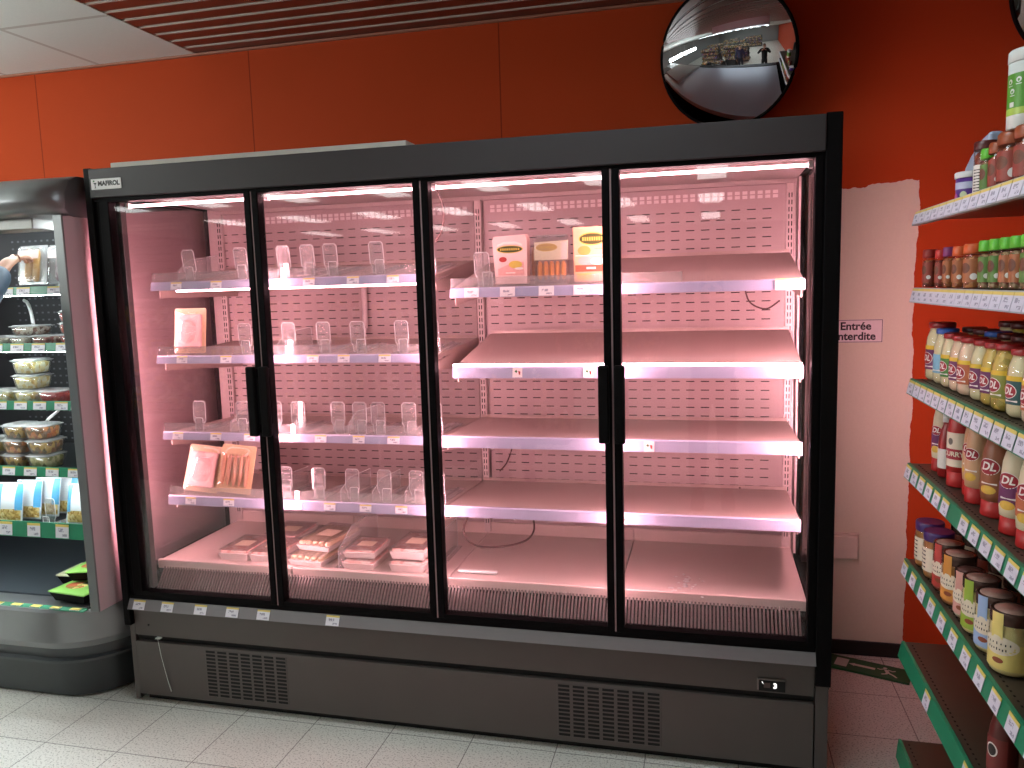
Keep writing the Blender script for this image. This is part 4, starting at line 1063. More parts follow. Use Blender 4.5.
for y, R, h, cc, sp, lb, cn, tx in [(-0.094, 0.0185, 0.104, (150, 40, 34), SP1, LBRED, 'dark_red_cap', 'dark red cap, nearest the wall'), (-0.204, 0.0150, 0.099, (190, 46, 40), SP1, LBRED, 'red_cap', 'bright red cap'), (-0.276, 0.0150, 0.103, (136, 56, 110), SP2, LBOR, 'purple_cap', 'purple cap'),
       (-0.371, 0.0185, 0.101, (204, 90, 40), SP2, LBOR, 'orange_cap', 'orange cap and slim body'), (-0.462, 0.0255, 0.103, (190, 84, 40), SP2, LBOR, 'orange_cap', 'orange cap and wide body')]:
    spice('spice jar with %s, on the second shelf' % tx, y, xs+(0.006 if R > 0.02 else 0), R, h, cc, sp, S2, 'spice jars on the second shelf', lb, cn)
GC = (96, 188, 52)
for k, (y, lb) in enumerate(((-0.560, SP3), (-0.626, SP3), (-0.690, SP3), (-0.748, SP3), (-0.806, SP3), (-0.866, SP3))):
    spice('spice jar with bright green cap, %s from the orange-capped jars on the second shelf' % ORD[k], y, xs+0.002, 0.0190, 0.106, GC, lb, S2, 'green-capped spice jars on the second shelf', (LBGR, LBOR)[k in (2, 3)], 'lime_green_cap')
# second row behind, seen over the caps
for k in range(7):
    spice('spice jar in the back row of the second shelf, %s from the wall' % ORD[k], -0.10-0.09*k, x2+0.085, 0.020, 0.110, ((120, 36, 30), (130, 60, 36), (90, 50, 40))[k % 3], SP1, S2, 'back row of spice jars on the second shelf', LBRED, ('deep_red_cap', 'brown_cap', 'umber_cap')[k % 3], False)
# top shelf goods
S1 = 1.778
xt = GX+0.075
t = thing('purple_tub', 'small white-lidded purple tub, first from the wall end of the top shelf', 'food tub', (xt, -0.262, S1))
MB().lathe([(0.030, 0), (0.034, 0.003), (0.035, 0.062)], 24).build('tub', mat('violet_tub', (92, 52, 140), 0.35, var=0.05), t)
MB().lathe([(0.037, 0.060), (0.038, 0.062), (0.038, 0.074), (0.035, 0.076)], 24).build('lid', WHITE, t)
b = MB(); arc_band(b, 0.0349, 0.033, 0.050, FACE, 1.3, 0); wrap_poly(b, ellipse(0.006, 0.018, 0.009, 0.009, 16), 0.0349, 1, 0.0008, FACE); wrap_poly(b, ellipse(-0.018, 0.014, 0.008, 0.010, 14), 0.0349, 2, 0.0008, FACE)
b.build('label_sleeve', [mat('pale_blue_label', (190, 196, 222), 0.45), mat('pale_green_seal', (200, 214, 170), 0.5), mat('pink_print', (196, 96, 160), 0.5)], t)
t = thing('refill_pouch', 'pale blue slumped refill pouch leaning behind the purple tub on the top shelf', 'pouch', (GX+0.135, -0.115, S1))
poly = [(0.060, 0.0), (-0.02, 0.0), (-0.060, 0.09), (-0.120, 0.150), (-0.125, 0.178), (-0.060, 0.168), (0.020, 0.138), (0.066, 0.112), (0.078, 0.092), (0.062, 0.082), (0.040, 0.086), (0.050, 0.04)]
b = MB().prism(poly, -0.018, 0.018, 'x')
b.bm.faces.ensure_lookup_table()
o = b.build('pouch', mat('pale_blue_film', (186, 202, 226), 0.3, var=0.06), t)
md = o.modifiers.new('soft_edges', 'BEVEL'); md.width = 0.012; md.segments = 3; md.limit_method = 'ANGLE'
MB().prism([(0.046, 0.004), (0.0, 0.004), (-0.014, 0.06), (0.034, 0.06)], -0.0192, -0.0178, 'x').build('paper_label', mat('pale_blue_label', (190, 196, 222), 0.45), t)
t = thing('tall_seasoning_jar', 'tall clear jar of dark seasoning with barcode, beside the purple tub on the top shelf', 'spice jar', (xt, -0.368, S1))
MB().lathe([(0.021, 0.002), (0.024, 0.006), (0.024, 0.100), (0.018, 0.108)], 20).build('spice', SP1, t)
MB().lathe([(0.024, 0), (0.026, 0.005), (0.026, 0.108), (0.021, 0.116)], 22).build('glass', JARGLASS, t)
MB().lathe([(0.0265, 0.112), (0.027, 0.114), (0.027, 0.130), (0.025, 0.133)], 22).build('cap', mat('dark_maroon_cap', (84, 34, 32), 0.35), t)
b = MB(); arc_band(b, 0.026, 0.012, 0.078, FACE, 0.8, 0)
for k in range(8): wrap_poly(b, rrect(-0.012, 0.006, 0.016+0.007*k, 0.019+0.007*k, 0.0005, 1), 0.026, 1, 0.0010, FACE)
b.build('label_sleeve', [mat('label_white', (228, 224, 216), 0.5), INK], t)
spice('spice jar with green cap between the barcode jar and the brown-capped jars, top shelf', -0.425, xt-0.010, 0.0185, 0.108, GC, SP3, S1, 'jars on the top shelf', LBGR, 'lime_green_cap', False)
spice('slim spice jar with brown-orange cap, beside the green cap on the top shelf', -0.486, xt-0.008, 0.022, 0.112, (150, 76, 44), SP1, S1, 'jars on the top shelf', LBRED, 'brown_orange_cap')
spice('wide spice jar with brown-orange cap, under the green canister on the top shelf', -0.568, xt-0.004, 0.034, 0.120, (150, 76, 44), SP1, S1, 'jars on the top shelf', LBRED, 'brown_orange_cap')
spice('dark spice jar farthest from the wall on the top shelf', -0.660, xt-0.004, 0.032, 0.118, (140, 70, 42), SP1, S1, 'jars on the top shelf', LBRED, 'brown_orange_cap')
t = thing('green_canister', 'tall green and white canister with white cap standing on the top shelf', 'canister', (xt+0.012, -0.590, S1+0.1205))
RC = 0.042
b = MB().lathe([(RC-0.002, 0), (RC, 0.003), (RC, 0.135)], 30, mi=0)
b.lathe([(RC+0.0004, 0.028), (RC+0.0004, 0.112)], 30, mi=1, cap=False); b.lathe([(RC+0.0006, 0.028), (RC+0.0006, 0.042)], 30, mi=2, cap=False)
for u, z in ((-0.016, 0.096), (0.004, 0.098), (-0.010, 0.076)):
    wrap_poly(b, ellipse(u, z, 0.0055, 0.0055, 14), RC, 0, 0.0010, FACE); wrap_poly(b, ellipse(u, z-0.001, 0.0025, 0.0030, 10), RC, 1, 0.0014, FACE)
    wrap_poly(b, rrect(u-0.006, u+0.006, z-0.0095, z-0.0078, 0.0004, 1), RC, 0, 0.0010, FACE)
wrap_poly(b, rrect(-0.016, -0.005, 0.044, 0.054, 0.001, 2), RC, 0, 0.0010, FACE)
b.build('canister', [mat('canister_white', (216, 220, 214), 0.35), mat('canister_green', (84, 150, 48), 0.35, var=0.05), mat('canister_lime', (170, 196, 84), 0.35)], t)
MB().lathe([(RC, 0.136), (RC+0.0015, 0.138), (RC+0.001, 0.158), (RC-0.003, 0.162), (RC-0.01, 0.1605)], 30).build('cap', mat('canister_cap', (206, 208, 202), 0.4), t)
# sauce jars ------------------------------------------------------
REDLID = pl('red_jar_lid', (150, 30, 30), 0.3); BLUELID = pl('blue_jar_lid', (52, 92, 176), 0.3); BANDY = mat('yellow_label_band', (222, 184, 50), 0.4)
DLRED = mat('dark_red_oval', (158, 30, 46), 0.4); DLW = mat('oval_lettering', (240, 232, 226), 0.45)
def oval_logo(b, R, u, z, s, a_c, red, white):
    wrap_poly(b, ellipse(u, z, 0.019*s, 0.0145*s, 20), R, white, 0.0009, a_c); wrap_poly(b, ellipse(u, z, 0.0175*s, 0.0132*s, 20), R, red, 0.0013, a_c)
    wrap_text(b, 'DL', 0.020*s, R, z, white, u, 0.0018, a_c, 0.0006*s, 0.25)
def sauce_jar(label, y, x, R, h, sauce, lid, labcol, group, z, band=True, logo=True, nm=None, back=False):
    t = thing('sauce_jar', label, 'sauce jar', (x, y, z), group=group)
    pr = [(R*0.80, 0), (R*0.97, 0.006), (R, 0.016), (R, h*0.64), (R*0.94, h*0.74), (R*0.78, h*0.85), (R*0.76, h*0.90)]
    MB().lathe([(r*0.955, zz+0.002) for r, zz in pr], 22).build('sauce', sauce, t)
    MB().lathe([(r, zz) for r, zz in pr], 24).build('glass', JARGLASS, t)
    MB().lathe([(R*0.82, h*0.905), (R*0.84, h*0.91), (R*0.84, h*0.985), (R*0.78, h), (R*0.70, h*0.992)], 24).build('lid', lid, t)
    if not back:
        b = MB(); arc_band(b, R, h*0.20, h*0.54, FACE, 1.45, 0); 
        if band: arc_band(b, R, h*0.54, h*0.61, FACE, 1.45, 1)
        wrap_poly(b, ellipse(R*0.75, h*0.36, R*0.42, h*0.10, 14), R, 4, 0.0009, FACE)
        wrap_poly(b, rrect(-R*0.65, R*0.2, h*0.235, h*0.265, 0.001, 1), R, 3, 0.0009, FACE)
        if logo: oval_logo(b, R, -R*0.42, h*0.39, 1.0*R/0.034, FACE, 2, 3)
        b.build('label_sleeve', [labcol, BANDY, DLRED, DLW, mat('label_food_print', (214, 150, 84), 0.45, var=0.3, scale=90)], t)
    return t
MAYO = pl('cream_mayonnaise', (232, 220, 176), 0.3); YEL = pl('yellow_sauce', (214, 184, 90), 0.3); PINKS = pl('pink_cream_sauce', (236, 206, 176), 0.3); PICK = blotch('mustard_pickle', [(196, 160, 60), (170, 150, 60), (214, 186, 90)], 60, 0.3)
LPUR = mat('plum_label', (108, 44, 92), 0.45, var=0.1); LGRN = mat('leaf_green_label', (72, 132, 54), 0.45, var=0.15, scale=40); LORG = mat('burnt_orange_label', (186, 100, 62), 0.45, var=0.15, scale=40); LBLU = mat('pale_blue_scene_label', (130, 180, 206), 0.45, var=0.25, scale=50); LOLV = mat('olive_label', (140, 140, 60), 0.45, var=0.2, scale=50); LTEAL = mat('dark_teal_label', (40, 84, 84), 0.45, var=0.1)
S3 = 1.304; x3 = GX+0.062
for y, R, h, sc, ld, lb, tx in [(-0.085, 0.040, 0.163, MAYO, REDLID, LPUR, 'tall cream jar with red lid and plum label, nearest the wall on the third shelf'), (-0.160, 0.033, 0.150, MAYO, BLUELID, LBLU, 'cream jar with blue lid, the only one on the third shelf'),
        (-0.235, 0.034, 0.142, MAYO, REDLID, LGRN, 'cream jar with red lid and green label on the third shelf'), (-0.312, 0.034, 0.142, PINKS, REDLID, LPUR, 'cream jar with plum label half hidden between green and orange labels, third shelf'),
        (-0.388, 0.036, 0.142, PINKS, REDLID, LORG, 'cream jar with burnt orange label on the third shelf'), (-0.475, 0.033, 0.142, MAYO, REDLID, LPUR, 'cream jar with plum label right of the orange label, third shelf'),
        (-0.552, 0.033, 0.142, YEL, REDLID, LPUR, 'yellow jar with plum label left of the pickle jar, third shelf'), (-0.632, 0.037, 0.145, PICK, REDLID, LOLV, 'mustard yellow pickle jar with olive label on the third shelf'),
        (-0.722, 0.036, 0.142, MAYO, REDLID, LTEAL, 'cream jar with dark teal label at the photo edge, third shelf'), (-0.805, 0.036, 0.142, PINKS, REDLID, LORG, 'pink cream jar with orange label, outermost on the third shelf')]:
    sauce_jar(tx, y, x3+(0.006 if R > 0.038 else 0), R, h, sc, ld, lb, 'sauce jars on the third shelf', S3, ld is not BLUELID, ld is not BLUELID)
DKRED = pl('dark_red_jar_lid', (84, 26, 26), 0.35)
for r_ in range(2):
    for k in range(7):
        tall = r_ == 1
        sauce_jar('sauce jar in the %s row of the third shelf, %s from the wall' % (('second', 'back')[r_], ORD[k]), -0.085-0.092*k, x3+0.088+0.090*r_, 0.037, 0.148+0.015*tall, (MAYO, PICK, PINKS)[k % 3], (DKRED, BLUELID)[(k == 2) and r_ == 0], LPUR, 'rear sauce jars on the third shelf', S3, back=True)
# squeeze bottles standing on their caps ----------------------------
def squeeze(label, y, x, R, h, bodyc, capc, labc, z, group, logo=True, extra=None, sy=0.72):
    t = thing('squeeze_bottle', label, 'sauce bottle', (x, y, z), 0.0, group)
    def L(mb, pr, **k): return mb.lathe(pr, 26, **k)
    L(MB(), [(R*0.92, 0), (R*0.96, 0.003), (R*0.92, h*0.205), (R*0.85, h*0.21)]).build('cap', capc, t)
    L(MB(), [(R*0.80, h*0.20), (R*0.95, h*0.215), (R, h*0.32), (R*0.98, h*0.62), (R*0.88, h*0.86), (R*0.74, h*0.97), (R*0.60, h), (R*0.2, h)]).build('bottle', bodyc, t)
    b = MB(); arc_band(b, R, h*0.36, h*0.62, FACE, 0.95, 0, 0.0008)
    if extra: wrap_poly(b, ellipse(0.0, h*0.36, R*0.5, h*0.055, 16), R, 3, 0.0012, FACE)
    wrap_poly(b, rrect(-R*0.45, R*0.55, h*0.43, h*0.455, 0.001, 1), R, 2, 0.0014, FACE)
    if logo: oval_logo(b, R, 0, h*0.66, 1.05*R/0.030, FACE, 1, 2)
    b.build('label_sleeve', [labc, DLRED, DLW, mat('yellow_food_print', (222, 178, 70), 0.45, var=0.25, scale=80)], t)
    return t
S4 = 1.055; x4 = GX+0.060
REDCAP = pl('red_flip_cap', (176, 36, 34), 0.35); CREAMB = pl('cream_bottle', (226, 212, 180), 0.35); PEACHB = pl('peach_bottle', (206, 160, 122), 0.35); BROWNB = pl('brown_sauce_bottle', (146, 86, 56), 0.35); KETB = pl('ketchup_bottle', (140, 26, 26), 0.3)
squeeze('cream squeeze bottle on a red cap, nearest the wall on the fourth shelf', -0.135, x4+0.006, 0.027, 0.176, CREAMB, REDCAP, LPUR, S4, 'squeeze bottles on the fourth shelf', True, True)
t = thing('ketchup_bottle', 'slim dark red ketchup bottle with white cap, second from the wall on the fourth shelf', 'sauce bottle', (x4, -0.205, S4), group='squeeze bottles on the fourth shelf')
MB().lathe([(0.020, 0), (0.0225, 0.004), (0.0225, 0.09), (0.018, 0.125), (0.0115, 0.142), (0.011, 0.150)], 22).build('bottle', KETB, t)
MB().lathe([(0.0135, 0.150), (0.0135, 0.170), (0.012, 0.172)], 20).build('cap', WHITE, t)
b = MB(); arc_band(b, 0.0225, 0.025, 0.078, FACE, 0.9, 0); b.build('label_sleeve', mat('label_white', (228, 224, 216), 0.5), t)
t = thing('squeeze_bottle', 'red and white curry ketchup bottle, third from the wall on the fourth shelf', 'sauce bottle', (x4+0.004, -0.305, S4), group='squeeze bottles on the fourth shelf')
R = 0.032; h = 0.192
MB().lathe([(R*0.92, 0), (R*0.96, 0.003), (R*0.95, h*0.205), (R*0.9, h*0.21)], 26).build('cap', REDCAP, t)
MB().lathe([(R*0.9, h*0.20), (R, h*0.215), (R, h*0.76), (R*0.92, h*0.88), (R*0.7, h*0.97), (R*0.4, h)], 26).build('bottle', REDCAP, t)
b = MB(); arc_band(b, R, h*0.28, h*0.74, FACE, 1.2, 0); arc_band(b, R, h*0.38, h*0.52, FACE, 1.2, 1, 0.0008)
wrap_poly(b, ellipse(-0.004, h*0.62, 0.007, 0.009, 14), R, 2, 0.0010, FACE)
wrap_text(b, 'CURRY', 0.017, R, h*0.45, 0, 0.002, 0.0014, FACE, 0.0005)
b.build('label_sleeve', [mat('label_cream', (226, 214, 192), 0.5), DLRED, mat('grey_print', (110, 100, 92), 0.5)], t)
squeeze('peach squeeze bottle on red cap, half hidden fourth from the wall, fourth shelf', -0.395, x4+0.012, 0.028, 0.180, PEACHB, REDCAP, PEACHB, S4, 'squeeze bottles on the fourth shelf', True, True)
squeeze('peach squeeze bottle with yellow print in front of the brown bottle, fourth shelf', -0.462, x4, 0.030, 0.180, PEACHB, REDCAP, PEACHB, S4, 'squeeze bottles on the fourth shelf', True, True)
squeeze('brown squeeze bottle on a red cap, largest in view on the fourth shelf', -0.575, x4+0.008, 0.037, 0.176, BROWNB, REDCAP, BROWNB, S4, 'squeeze bottles on the fourth shelf', True, True)
squeeze('cream squeeze bottle with plum label at the photo edge, fourth shelf', -0.705, x4+0.002, 0.034, 0.176, CREAMB, REDCAP, LPUR, S4, 'squeeze bottles on the fourth shelf', True, True)
squeeze('cream squeeze bottle outermost on the fourth shelf', -0.800, x4+0.002, 0.034, 0.176, CREAMB, REDCAP, LORG, S4, 'squeeze bottles on the fourth shelf', True, True)
for k in range(4):
    squeeze('dark brown sauce bottle in the back row of the fourth shelf, %s from the wall' % ORD[k], -0.35-0.11*k, x4+0.085, 0.032, 0.176, BROWNB, REDCAP, BROWNB, S4, 'rear bottles on the fourth shelf', False)
# low jars on the fifth shelf ---------------------------------------
PURL = pl('purple_lid', (66, 40, 104), 0.3); PRINTL = mat('pale_printed_lid', (164, 132, 118), 0.35, var=0.35, scale=70); DARKL = mat('dark_printed_lid', (92, 62, 54), 0.35, var=0.4, scale=70)
LIDSIDE = mat('bronze_lid_side', (86, 62, 54), 0.25, 0.5, var=0.1)
def low_jar(label, y, x, R, h, sauce, lid, labc, z, group, strap=None, back=False):
    t = thing('spread_jar', label, 'spread jar', (x, y, z), group=group)
    pr = [(R*0.88, 0), (R*0.98, 0.005), (R, 0.012), (R, h*0.72), (R*0.93, h*0.79), (R*0.90, h*0.82)]
    MB().lathe([(r*0.95, zz+0.002) for r, zz in pr], 22).build('spread', sauce, t)
    MB().lathe(pr, 24).build('glass', JARGLASS, t)
    b = MB().lathe([(R*0.96, h*0.80), (R*0.985, h*0.81), (R*0.985, h*0.985), (R*0.94, h), (R*0.86, h*0.99)], 26, mi=0)
    if lid is PRINTL or lid is DARKL:
        b.lathe([(R*0.80, h*0.9895), (R*0.80, h*0.993), (0.001, h*0.993)], 22, mi=1, cap=False)
    b.build('lid', [LIDSIDE if lid is PRINTL or lid is DARKL else lid, lid], t)
    if back: return t
    b = MB()
    if strap:
        arc_band(b, R, h*0.10, h*0.52, FACE, 1.35, 0)
        wrap_poly(b, ellipse(0.0, h*0.48, R*1.0, h*0.15, 22), R, 1, 0.0010, FACE)
        wrap_poly(b, rrect(-R*0.35, R*0.25, h*0.58, h*0.80, 0.001, 1), R, 0, 0.0010, FACE)
        arc_band(b, R*0.985, h*0.80, h*0.99, FACE-0.05, 0.30, 0, 0.0012)
        for k, (w_, zz) in enumerate(((0.6, 0.51), (0.42, 0.42))):
            n_ = 7
            for q in range(n_):
                u = -R*w_+2*R*w_*q/(n_-1)
                wrap_poly(b, rrect(u-R*0.028, u+R*0.028, h*(zz-0.014-0.008*(q % 2)), h*(zz+0.012+0.010*(q % 3 == 0)), 0.0003, 1), R, 2, 0.0016, FACE)
        wrap_poly(b, ellipse(0.002, h*0.24, R*0.28, h*0.045, 12), R, 3, 0.0012, FACE)
    else:
        arc_band(b, R, h*0.16, h*0.66, FACE-0.4, 0.75, 1); 
        for q in range(5): wrap_poly(b, rrect(-R*0.9, -R*0.2, h*(0.22+0.085*q), h*(0.255+0.085*q), 0.0004, 1), R, 2, 0.0010, FACE)
    b.build('label_sleeve', [labc, mat('label_cream', (226, 214, 192), 0.5), INK, mat('brown_food_print', (140, 70, 40), 0.45)], t)
    return t
SPR1 = pl('caramel_spread', (170, 116, 62), 0.3); SPR2 = pl('pale_yellow_spread', (220, 206, 140), 0.3); SPR3 = pl('cream_spread', (222, 204, 176), 0.3); SPR4 = pl('red_brown_spread', (150, 70, 50), 0.3)
S5 = 0.765; x5 = GX+0.052
T1 = mat('orange_strap_label', (206, 140, 60), 0.45, var=0.08); T2 = mat('lime_strap_label', (150, 178, 60), 0.45, var=0.08); T3 = mat('light_blue_strap_label', (150, 176, 214), 0.45, var=0.08); T4 = mat('pale_yellow_strap_label', (226, 206, 120), 0.45, var=0.08); T5 = mat('red_strap_label', (176, 60, 52), 0.45, var=0.08); T6 = mat('rose_strap_label', (206, 150, 140), 0.45, var=0.08)
for y, R, h, sc, ld, lb, st, tx in [(-0.098, 0.038, 0.132, SPR1, PURL, T1, False, 'caramel jar with purple lid, nearest the wall on the fifth shelf'), (-0.190, 0.039, 0.132, SPR1, PURL, T1, False, 'caramel jar with purple lid, second from the wall on the fifth shelf'),
        (-0.282, 0.037, 0.130, SPR4, PRINTL, T5, True, 'red-strapped jar with pale lid beside the purple lids, fifth shelf'), (-0.375, 0.040, 0.132, SPR1, PRINTL, T1, True, 'jar with orange strap label and pale lid on the fifth shelf'),
        (-0.460, 0.034, 0.120, SPR3, DARKL, T6, True, 'rose-labelled jar with dark lid between orange and lime straps, fifth shelf'), (-0.545, 0.040, 0.132, SPR2, PRINTL, T2, True, 'jar with lime green strap label and pale lid on the fifth shelf'),
        (-0.640, 0.040, 0.132, SPR2, PRINTL, T3, True, 'jar with light blue strap label on the fifth shelf'), (-0.738, 0.042, 0.136, SPR2, PRINTL, T4, True, 'jar with pale yellow strap label, nearest the camera on the fifth shelf')]:
    low_jar(tx, y, x5, R, h, sc, ld, lb, S5, 'spread jars on the fifth shelf', st)
for k in range(6):
    low_jar('dark-lidded jar in the second row of the fifth shelf, %s from the wall' % ORD[k], -0.105-0.105*k, x5+0.090, 0.038, 0.130, (SPR4, SPR3)[k % 2], DARKL, T5, S5, 'rear jars on the fifth shelf', back=True)
# lone dark bottle on the sixth shelf
t = thing('sauce_bottle', 'lone dark red-brown bottle with round emblem on the nearly empty sixth shelf', 'sauce bottle', (GX+0.055, -0.715, 0.506))
R = 0.030
MB().lathe([(R*0.9, 0), (R, 0.004), (R, 0.085), (R*0.9, 0.115), (R*0.62, 0.150), (R*0.60, 0.158)], 24).build('bottle', pl('dark_cherry_bottle', (92, 36, 32), 0.3), t)
MB().lathe([(R*0.66, 0.157), (R*0.68, 0.180), (R*0.55, 0.184)], 22).build('cap', pl('dark_cherry_cap', (70, 24, 24), 0.35), t)
b = MB(); arc_band(b, R, 0.02, 0.10, FACE, 0.9, 2); wrap_poly(b, ellipse(-0.004, 0.072, 0.013, 0.016, 18), R, 0, 0.0012, FACE); wrap_poly(b, ellipse(-0.004, 0.072, 0.010, 0.013, 18), R, 1, 0.0016, FACE)
b.build('label_sleeve', [DLW, INK, mat('cherry_label', (120, 44, 40), 0.45)], t)
# ------------------------------------------------------------------ things on the wall and on the floor
def convex_mirror(label, c, a, Rc, yaw, pitch, wall_y):
    """round bulging mirror: c centre of the rim, yaw/pitch aim the face"""
    t = thing('convex_mirror', label, 'mirror', c, rot=(pitch, 0, yaw))
    # local: face looks towards -y
    h0 = math.acos(1-0)  # unused seed for the cap
    th = math.asin(a/Rc); n = 20
    prof = [(Rc*math.sin(th*(1-i/n)), Rc*(math.cos(th*(1-i/n))-math.cos(th))) for i in range(n)]+[(0.0005, Rc*(1-math.cos(th)))]
    M = Matrix.Rotation(PI/2, 4, 'X')
    MB().lathe(prof, 64, (0, 0, 0), 0, M, False).build('mirror_face', MIRROR, t)
    b = MB(); b.tube([(a*1.008*math.cos(2*PI*i/64), 0.004, a*1.008*math.sin(2*PI*i/64)) for i in range(65)], 0.0075, 8)
    b.build('rim', BLACK, t)
    MB().lathe([(a, -0.004), (a*0.9, -0.035), (a*0.3, -0.05), (0.01, -0.05)], 40, (0, 0, 0), 0, M, False).build('back_shell', mat('grey_back_shell', (90, 90, 90), 0.5), t)
    L = (wall_y-c[1])
    b = MB().tube([(0, 0.048, 0), (0, 0.048+max(0.02, L-0.06)*0.7, 0)], 0.012, 8)
    b.build('bracket', STEELGREY, t)
    return t
convex_mirror('round convex mirror with black rim above the tall cabinet', (2.238, 0.800, 2.466), 0.262, 0.65, -0.30, 0.27, 0.936)
convex_mirror('dark round convex mirror cut off by the upper right photo corner', (3.372, 0.60, 2.568), 0.25, 0.50, 0.35, 0.25, 0.936)
t = thing('warning_sign', 'white sign with black border reading Entrée interdite on the bare wall patch', 'sign', (2.752, 0.936, 1.381))
b = MB().box(-0.103, 0.103, -0.004, -0.001, -0.047, 0.047, 0, 0.0008, seg=1)
for x0, x1, z0, z1 in ((-0.101, 0.101, 0.0435, 0.0455), (-0.101, 0.101, -0.0455, -0.0435), (-0.101, -0.099, -0.0455, 0.0455), (0.099, 0.101, -0.0455, 0.0455)):
    b.box(x0, x1, -0.0046, -0.0040, z0, z1, 1)
flat_text(b, 'Entrée', 0.044, 0.000, -0.0046, 0.019, 1, 0.0012); flat_text(b, 'interdite', 0.044, 0.000, -0.0046, -0.022, 1, 0.0012)
b.build('sign_plate', [mat('white_sign_face', (236, 226, 226), 0.45), mat('black_sign_print', (18, 16, 20), 0.5)], t)
t = thing('wall_box', 'shallow pale rectangular box on the bare wall patch, partly behind the cabinet', 'wall box', (2.690, 0.936, 0.480))
MB().box(-0.095, 0.095, -0.010, -0.0005, -0.056, 0.056, 0, 0.003).build('back_plate', mat('pale_wall_box', (232, 218, 204), 0.4), t)
MB().box(-0.088, 0.088, -0.040, -0.010, -0.050, 0.050, 0, 0.006).build('cover', mat('pale_wall_box', (232, 218, 204), 0.4), t)
# fallen emergency exit sign
ang = math.atan2(-0.094, 0.268)
t = thing('exit_sign', 'green emergency exit sign plate fallen flat on the floor by the wall', 'sign', (2.785, 0.805, 0.0), ang)
EXG = mat('exit_sign_green', (30, 92, 48), 0.4, var=0.05); EXW = mat('exit_sign_white', (226, 220, 212), 0.45)
MB().box(-0.185, 0.185, -0.058, 0.058, 0.0005, 0.010, 0, 0.002).build('sign_plate', EXG, t)
b = MB(); z = 0.0104
def fl(poly): b.tris([(x, y, z) for x, y in poly], [tuple(range(len(poly)))], 0)
fl([(-0.100, -0.036), (-0.052, -0.036), (-0.052, 0.036), (-0.100, 0.036)])
fl([(-0.050, 0.000), (-0.026, 0.014), (-0.026, 0.009), (0.052, 0.009), (0.052, -0.009), (-0.026, -0.009), (-0.026, -0.014)])
b.build('arrow_and_door', EXW, t)
b = MB()
fl(ellipse(0.086, 0.026, 0.008, 0.008, 12))
fl([(0.082, 0.016), (0.098, 0.014), (0.108, -0.008), (0.094, -0.012)])
fl([(0.094, -0.006), (0.108, -0.006), (0.100, -0.024), (0.082, -0.034), (0.078, -0.028), (0.092, -0.020)])
fl([(0.100, -0.004), (0.110, -0.010), (0.126, -0.020), (0.140, -0.036), (0.134, -0.040), (0.120, -0.026), (0.104, -0.016)])
fl([(0.084, 0.014), (0.070, 0.004), (0.058, 0.008), (0.060, 0.014), (0.070, 0.011), (0.080, 0.020)])
fl([(0.098, 0.012), (0.116, 0.006), (0.128, 0.016), (0.124, 0.021), (0.115, 0.013), (0.098, 0.019)])
b.build('running_figure', EXW, t)
# ------------------------------------------------------------------ people
SKIN = mat('skin', (214, 166, 140), 0.5, var=0.05, scale=40)
def skin_mesh(name, m, nodes, edges, parent, sub=2):
    """nodes: {key: ((x,y,z), (rx,ry))}, grown by a skin modifier; first node is the root"""
    keys = list(nodes); me = bpy.data.meshes.new(name)
    me.from_pydata([nodes[k][0] for k in keys], [(keys.index(a), keys.index(b_)) for a, b_ in edges], [])
    o = bpy.data.objects.new(name, me); COL.objects.link(o)
    md = o.modifiers.new('skin', 'SKIN'); md.use_smooth_shade = True
    for i, k in enumerate(keys):
        r = nodes[k][1]; sv = me.skin_vertices[0].data[i]
        sv.radius = (r, r) if isinstance(r, (int, float)) else r
        sv.use_root = (i == 0)
    sb = o.modifiers.new('smooth', 'SUBSURF'); sb.levels = sub; sb.render_levels = sub
    me.materials.append(m); o.parent = parent
    return o
def chain(*ks): return list(zip(ks, ks[1:]))
def lerp(a, b, t): return tuple(a[i]+(b[i]-a[i])*t for i in range(3))
def add_hand(nodes, edges, wrist, direction, side, up, key, curl=0.5, s=1.0):
    """palm and five fingers grown from the wrist node; side points to the thumb, up away from the palm face"""
    d = Vector(direction).normalized(); sd = Vector(side); sd = (sd-d*sd.dot(d)).normalized(); n = d.cross(sd).normalized()
    if n.dot(Vector(up)) < 0: n = -n
    w = Vector(wrist); pm = w+d*0.045*s
    nodes[key+'palm'] = (tuple(pm), (0.030*s, 0.016*s)); edges.append((key+'wrist', key+'palm'))
    for i, (off, ln, sp) in enumerate(((0.030, 0.070, 0.12), (0.010, 0.078, 0.03), (-0.010, 0.072, -0.05), (-0.028, 0.056, -0.14))):
        base = w+d*0.088*s+sd*off*s
        kk = key+'f%d' % i
        dd = (d+sd*sp).normalized(); p = base; pts = [base]
        for j, f in enumerate((0.45, 0.32, 0.23)):
            a = curl*(0.5+0.5*j)
            dd = (dd*math.cos(a)-n*math.sin(a)).normalized(); p = p+dd*ln*f*s; pts.append(p)
        prev = key+'palm'
        for j, q in enumerate(pts):
            nodes[kk+str(j)] = (tuple(q), (0.0098, 0.0090, 0.0080, 0.0070)[j]*s); edges.append((prev, kk+str(j))); prev = kk+str(j)
    p = w+d*0.030*s+sd*0.026*s; dd = (d*0.6+sd*0.75-n*0.25).normalized(); prev = key+'palm'
    for j, ln in enumerate((0.0, 0.034, 0.028)):
        p = p+dd*ln*s; nodes[key+'t%d' % j] = (tuple(p), (0.0115, 0.0100, 0.0085)[j]*s); edges.append((prev, key+'t%d' % j)); prev = key+'t%d' % j
        dd = (dd+d*0.5-n*0.2).normalized()
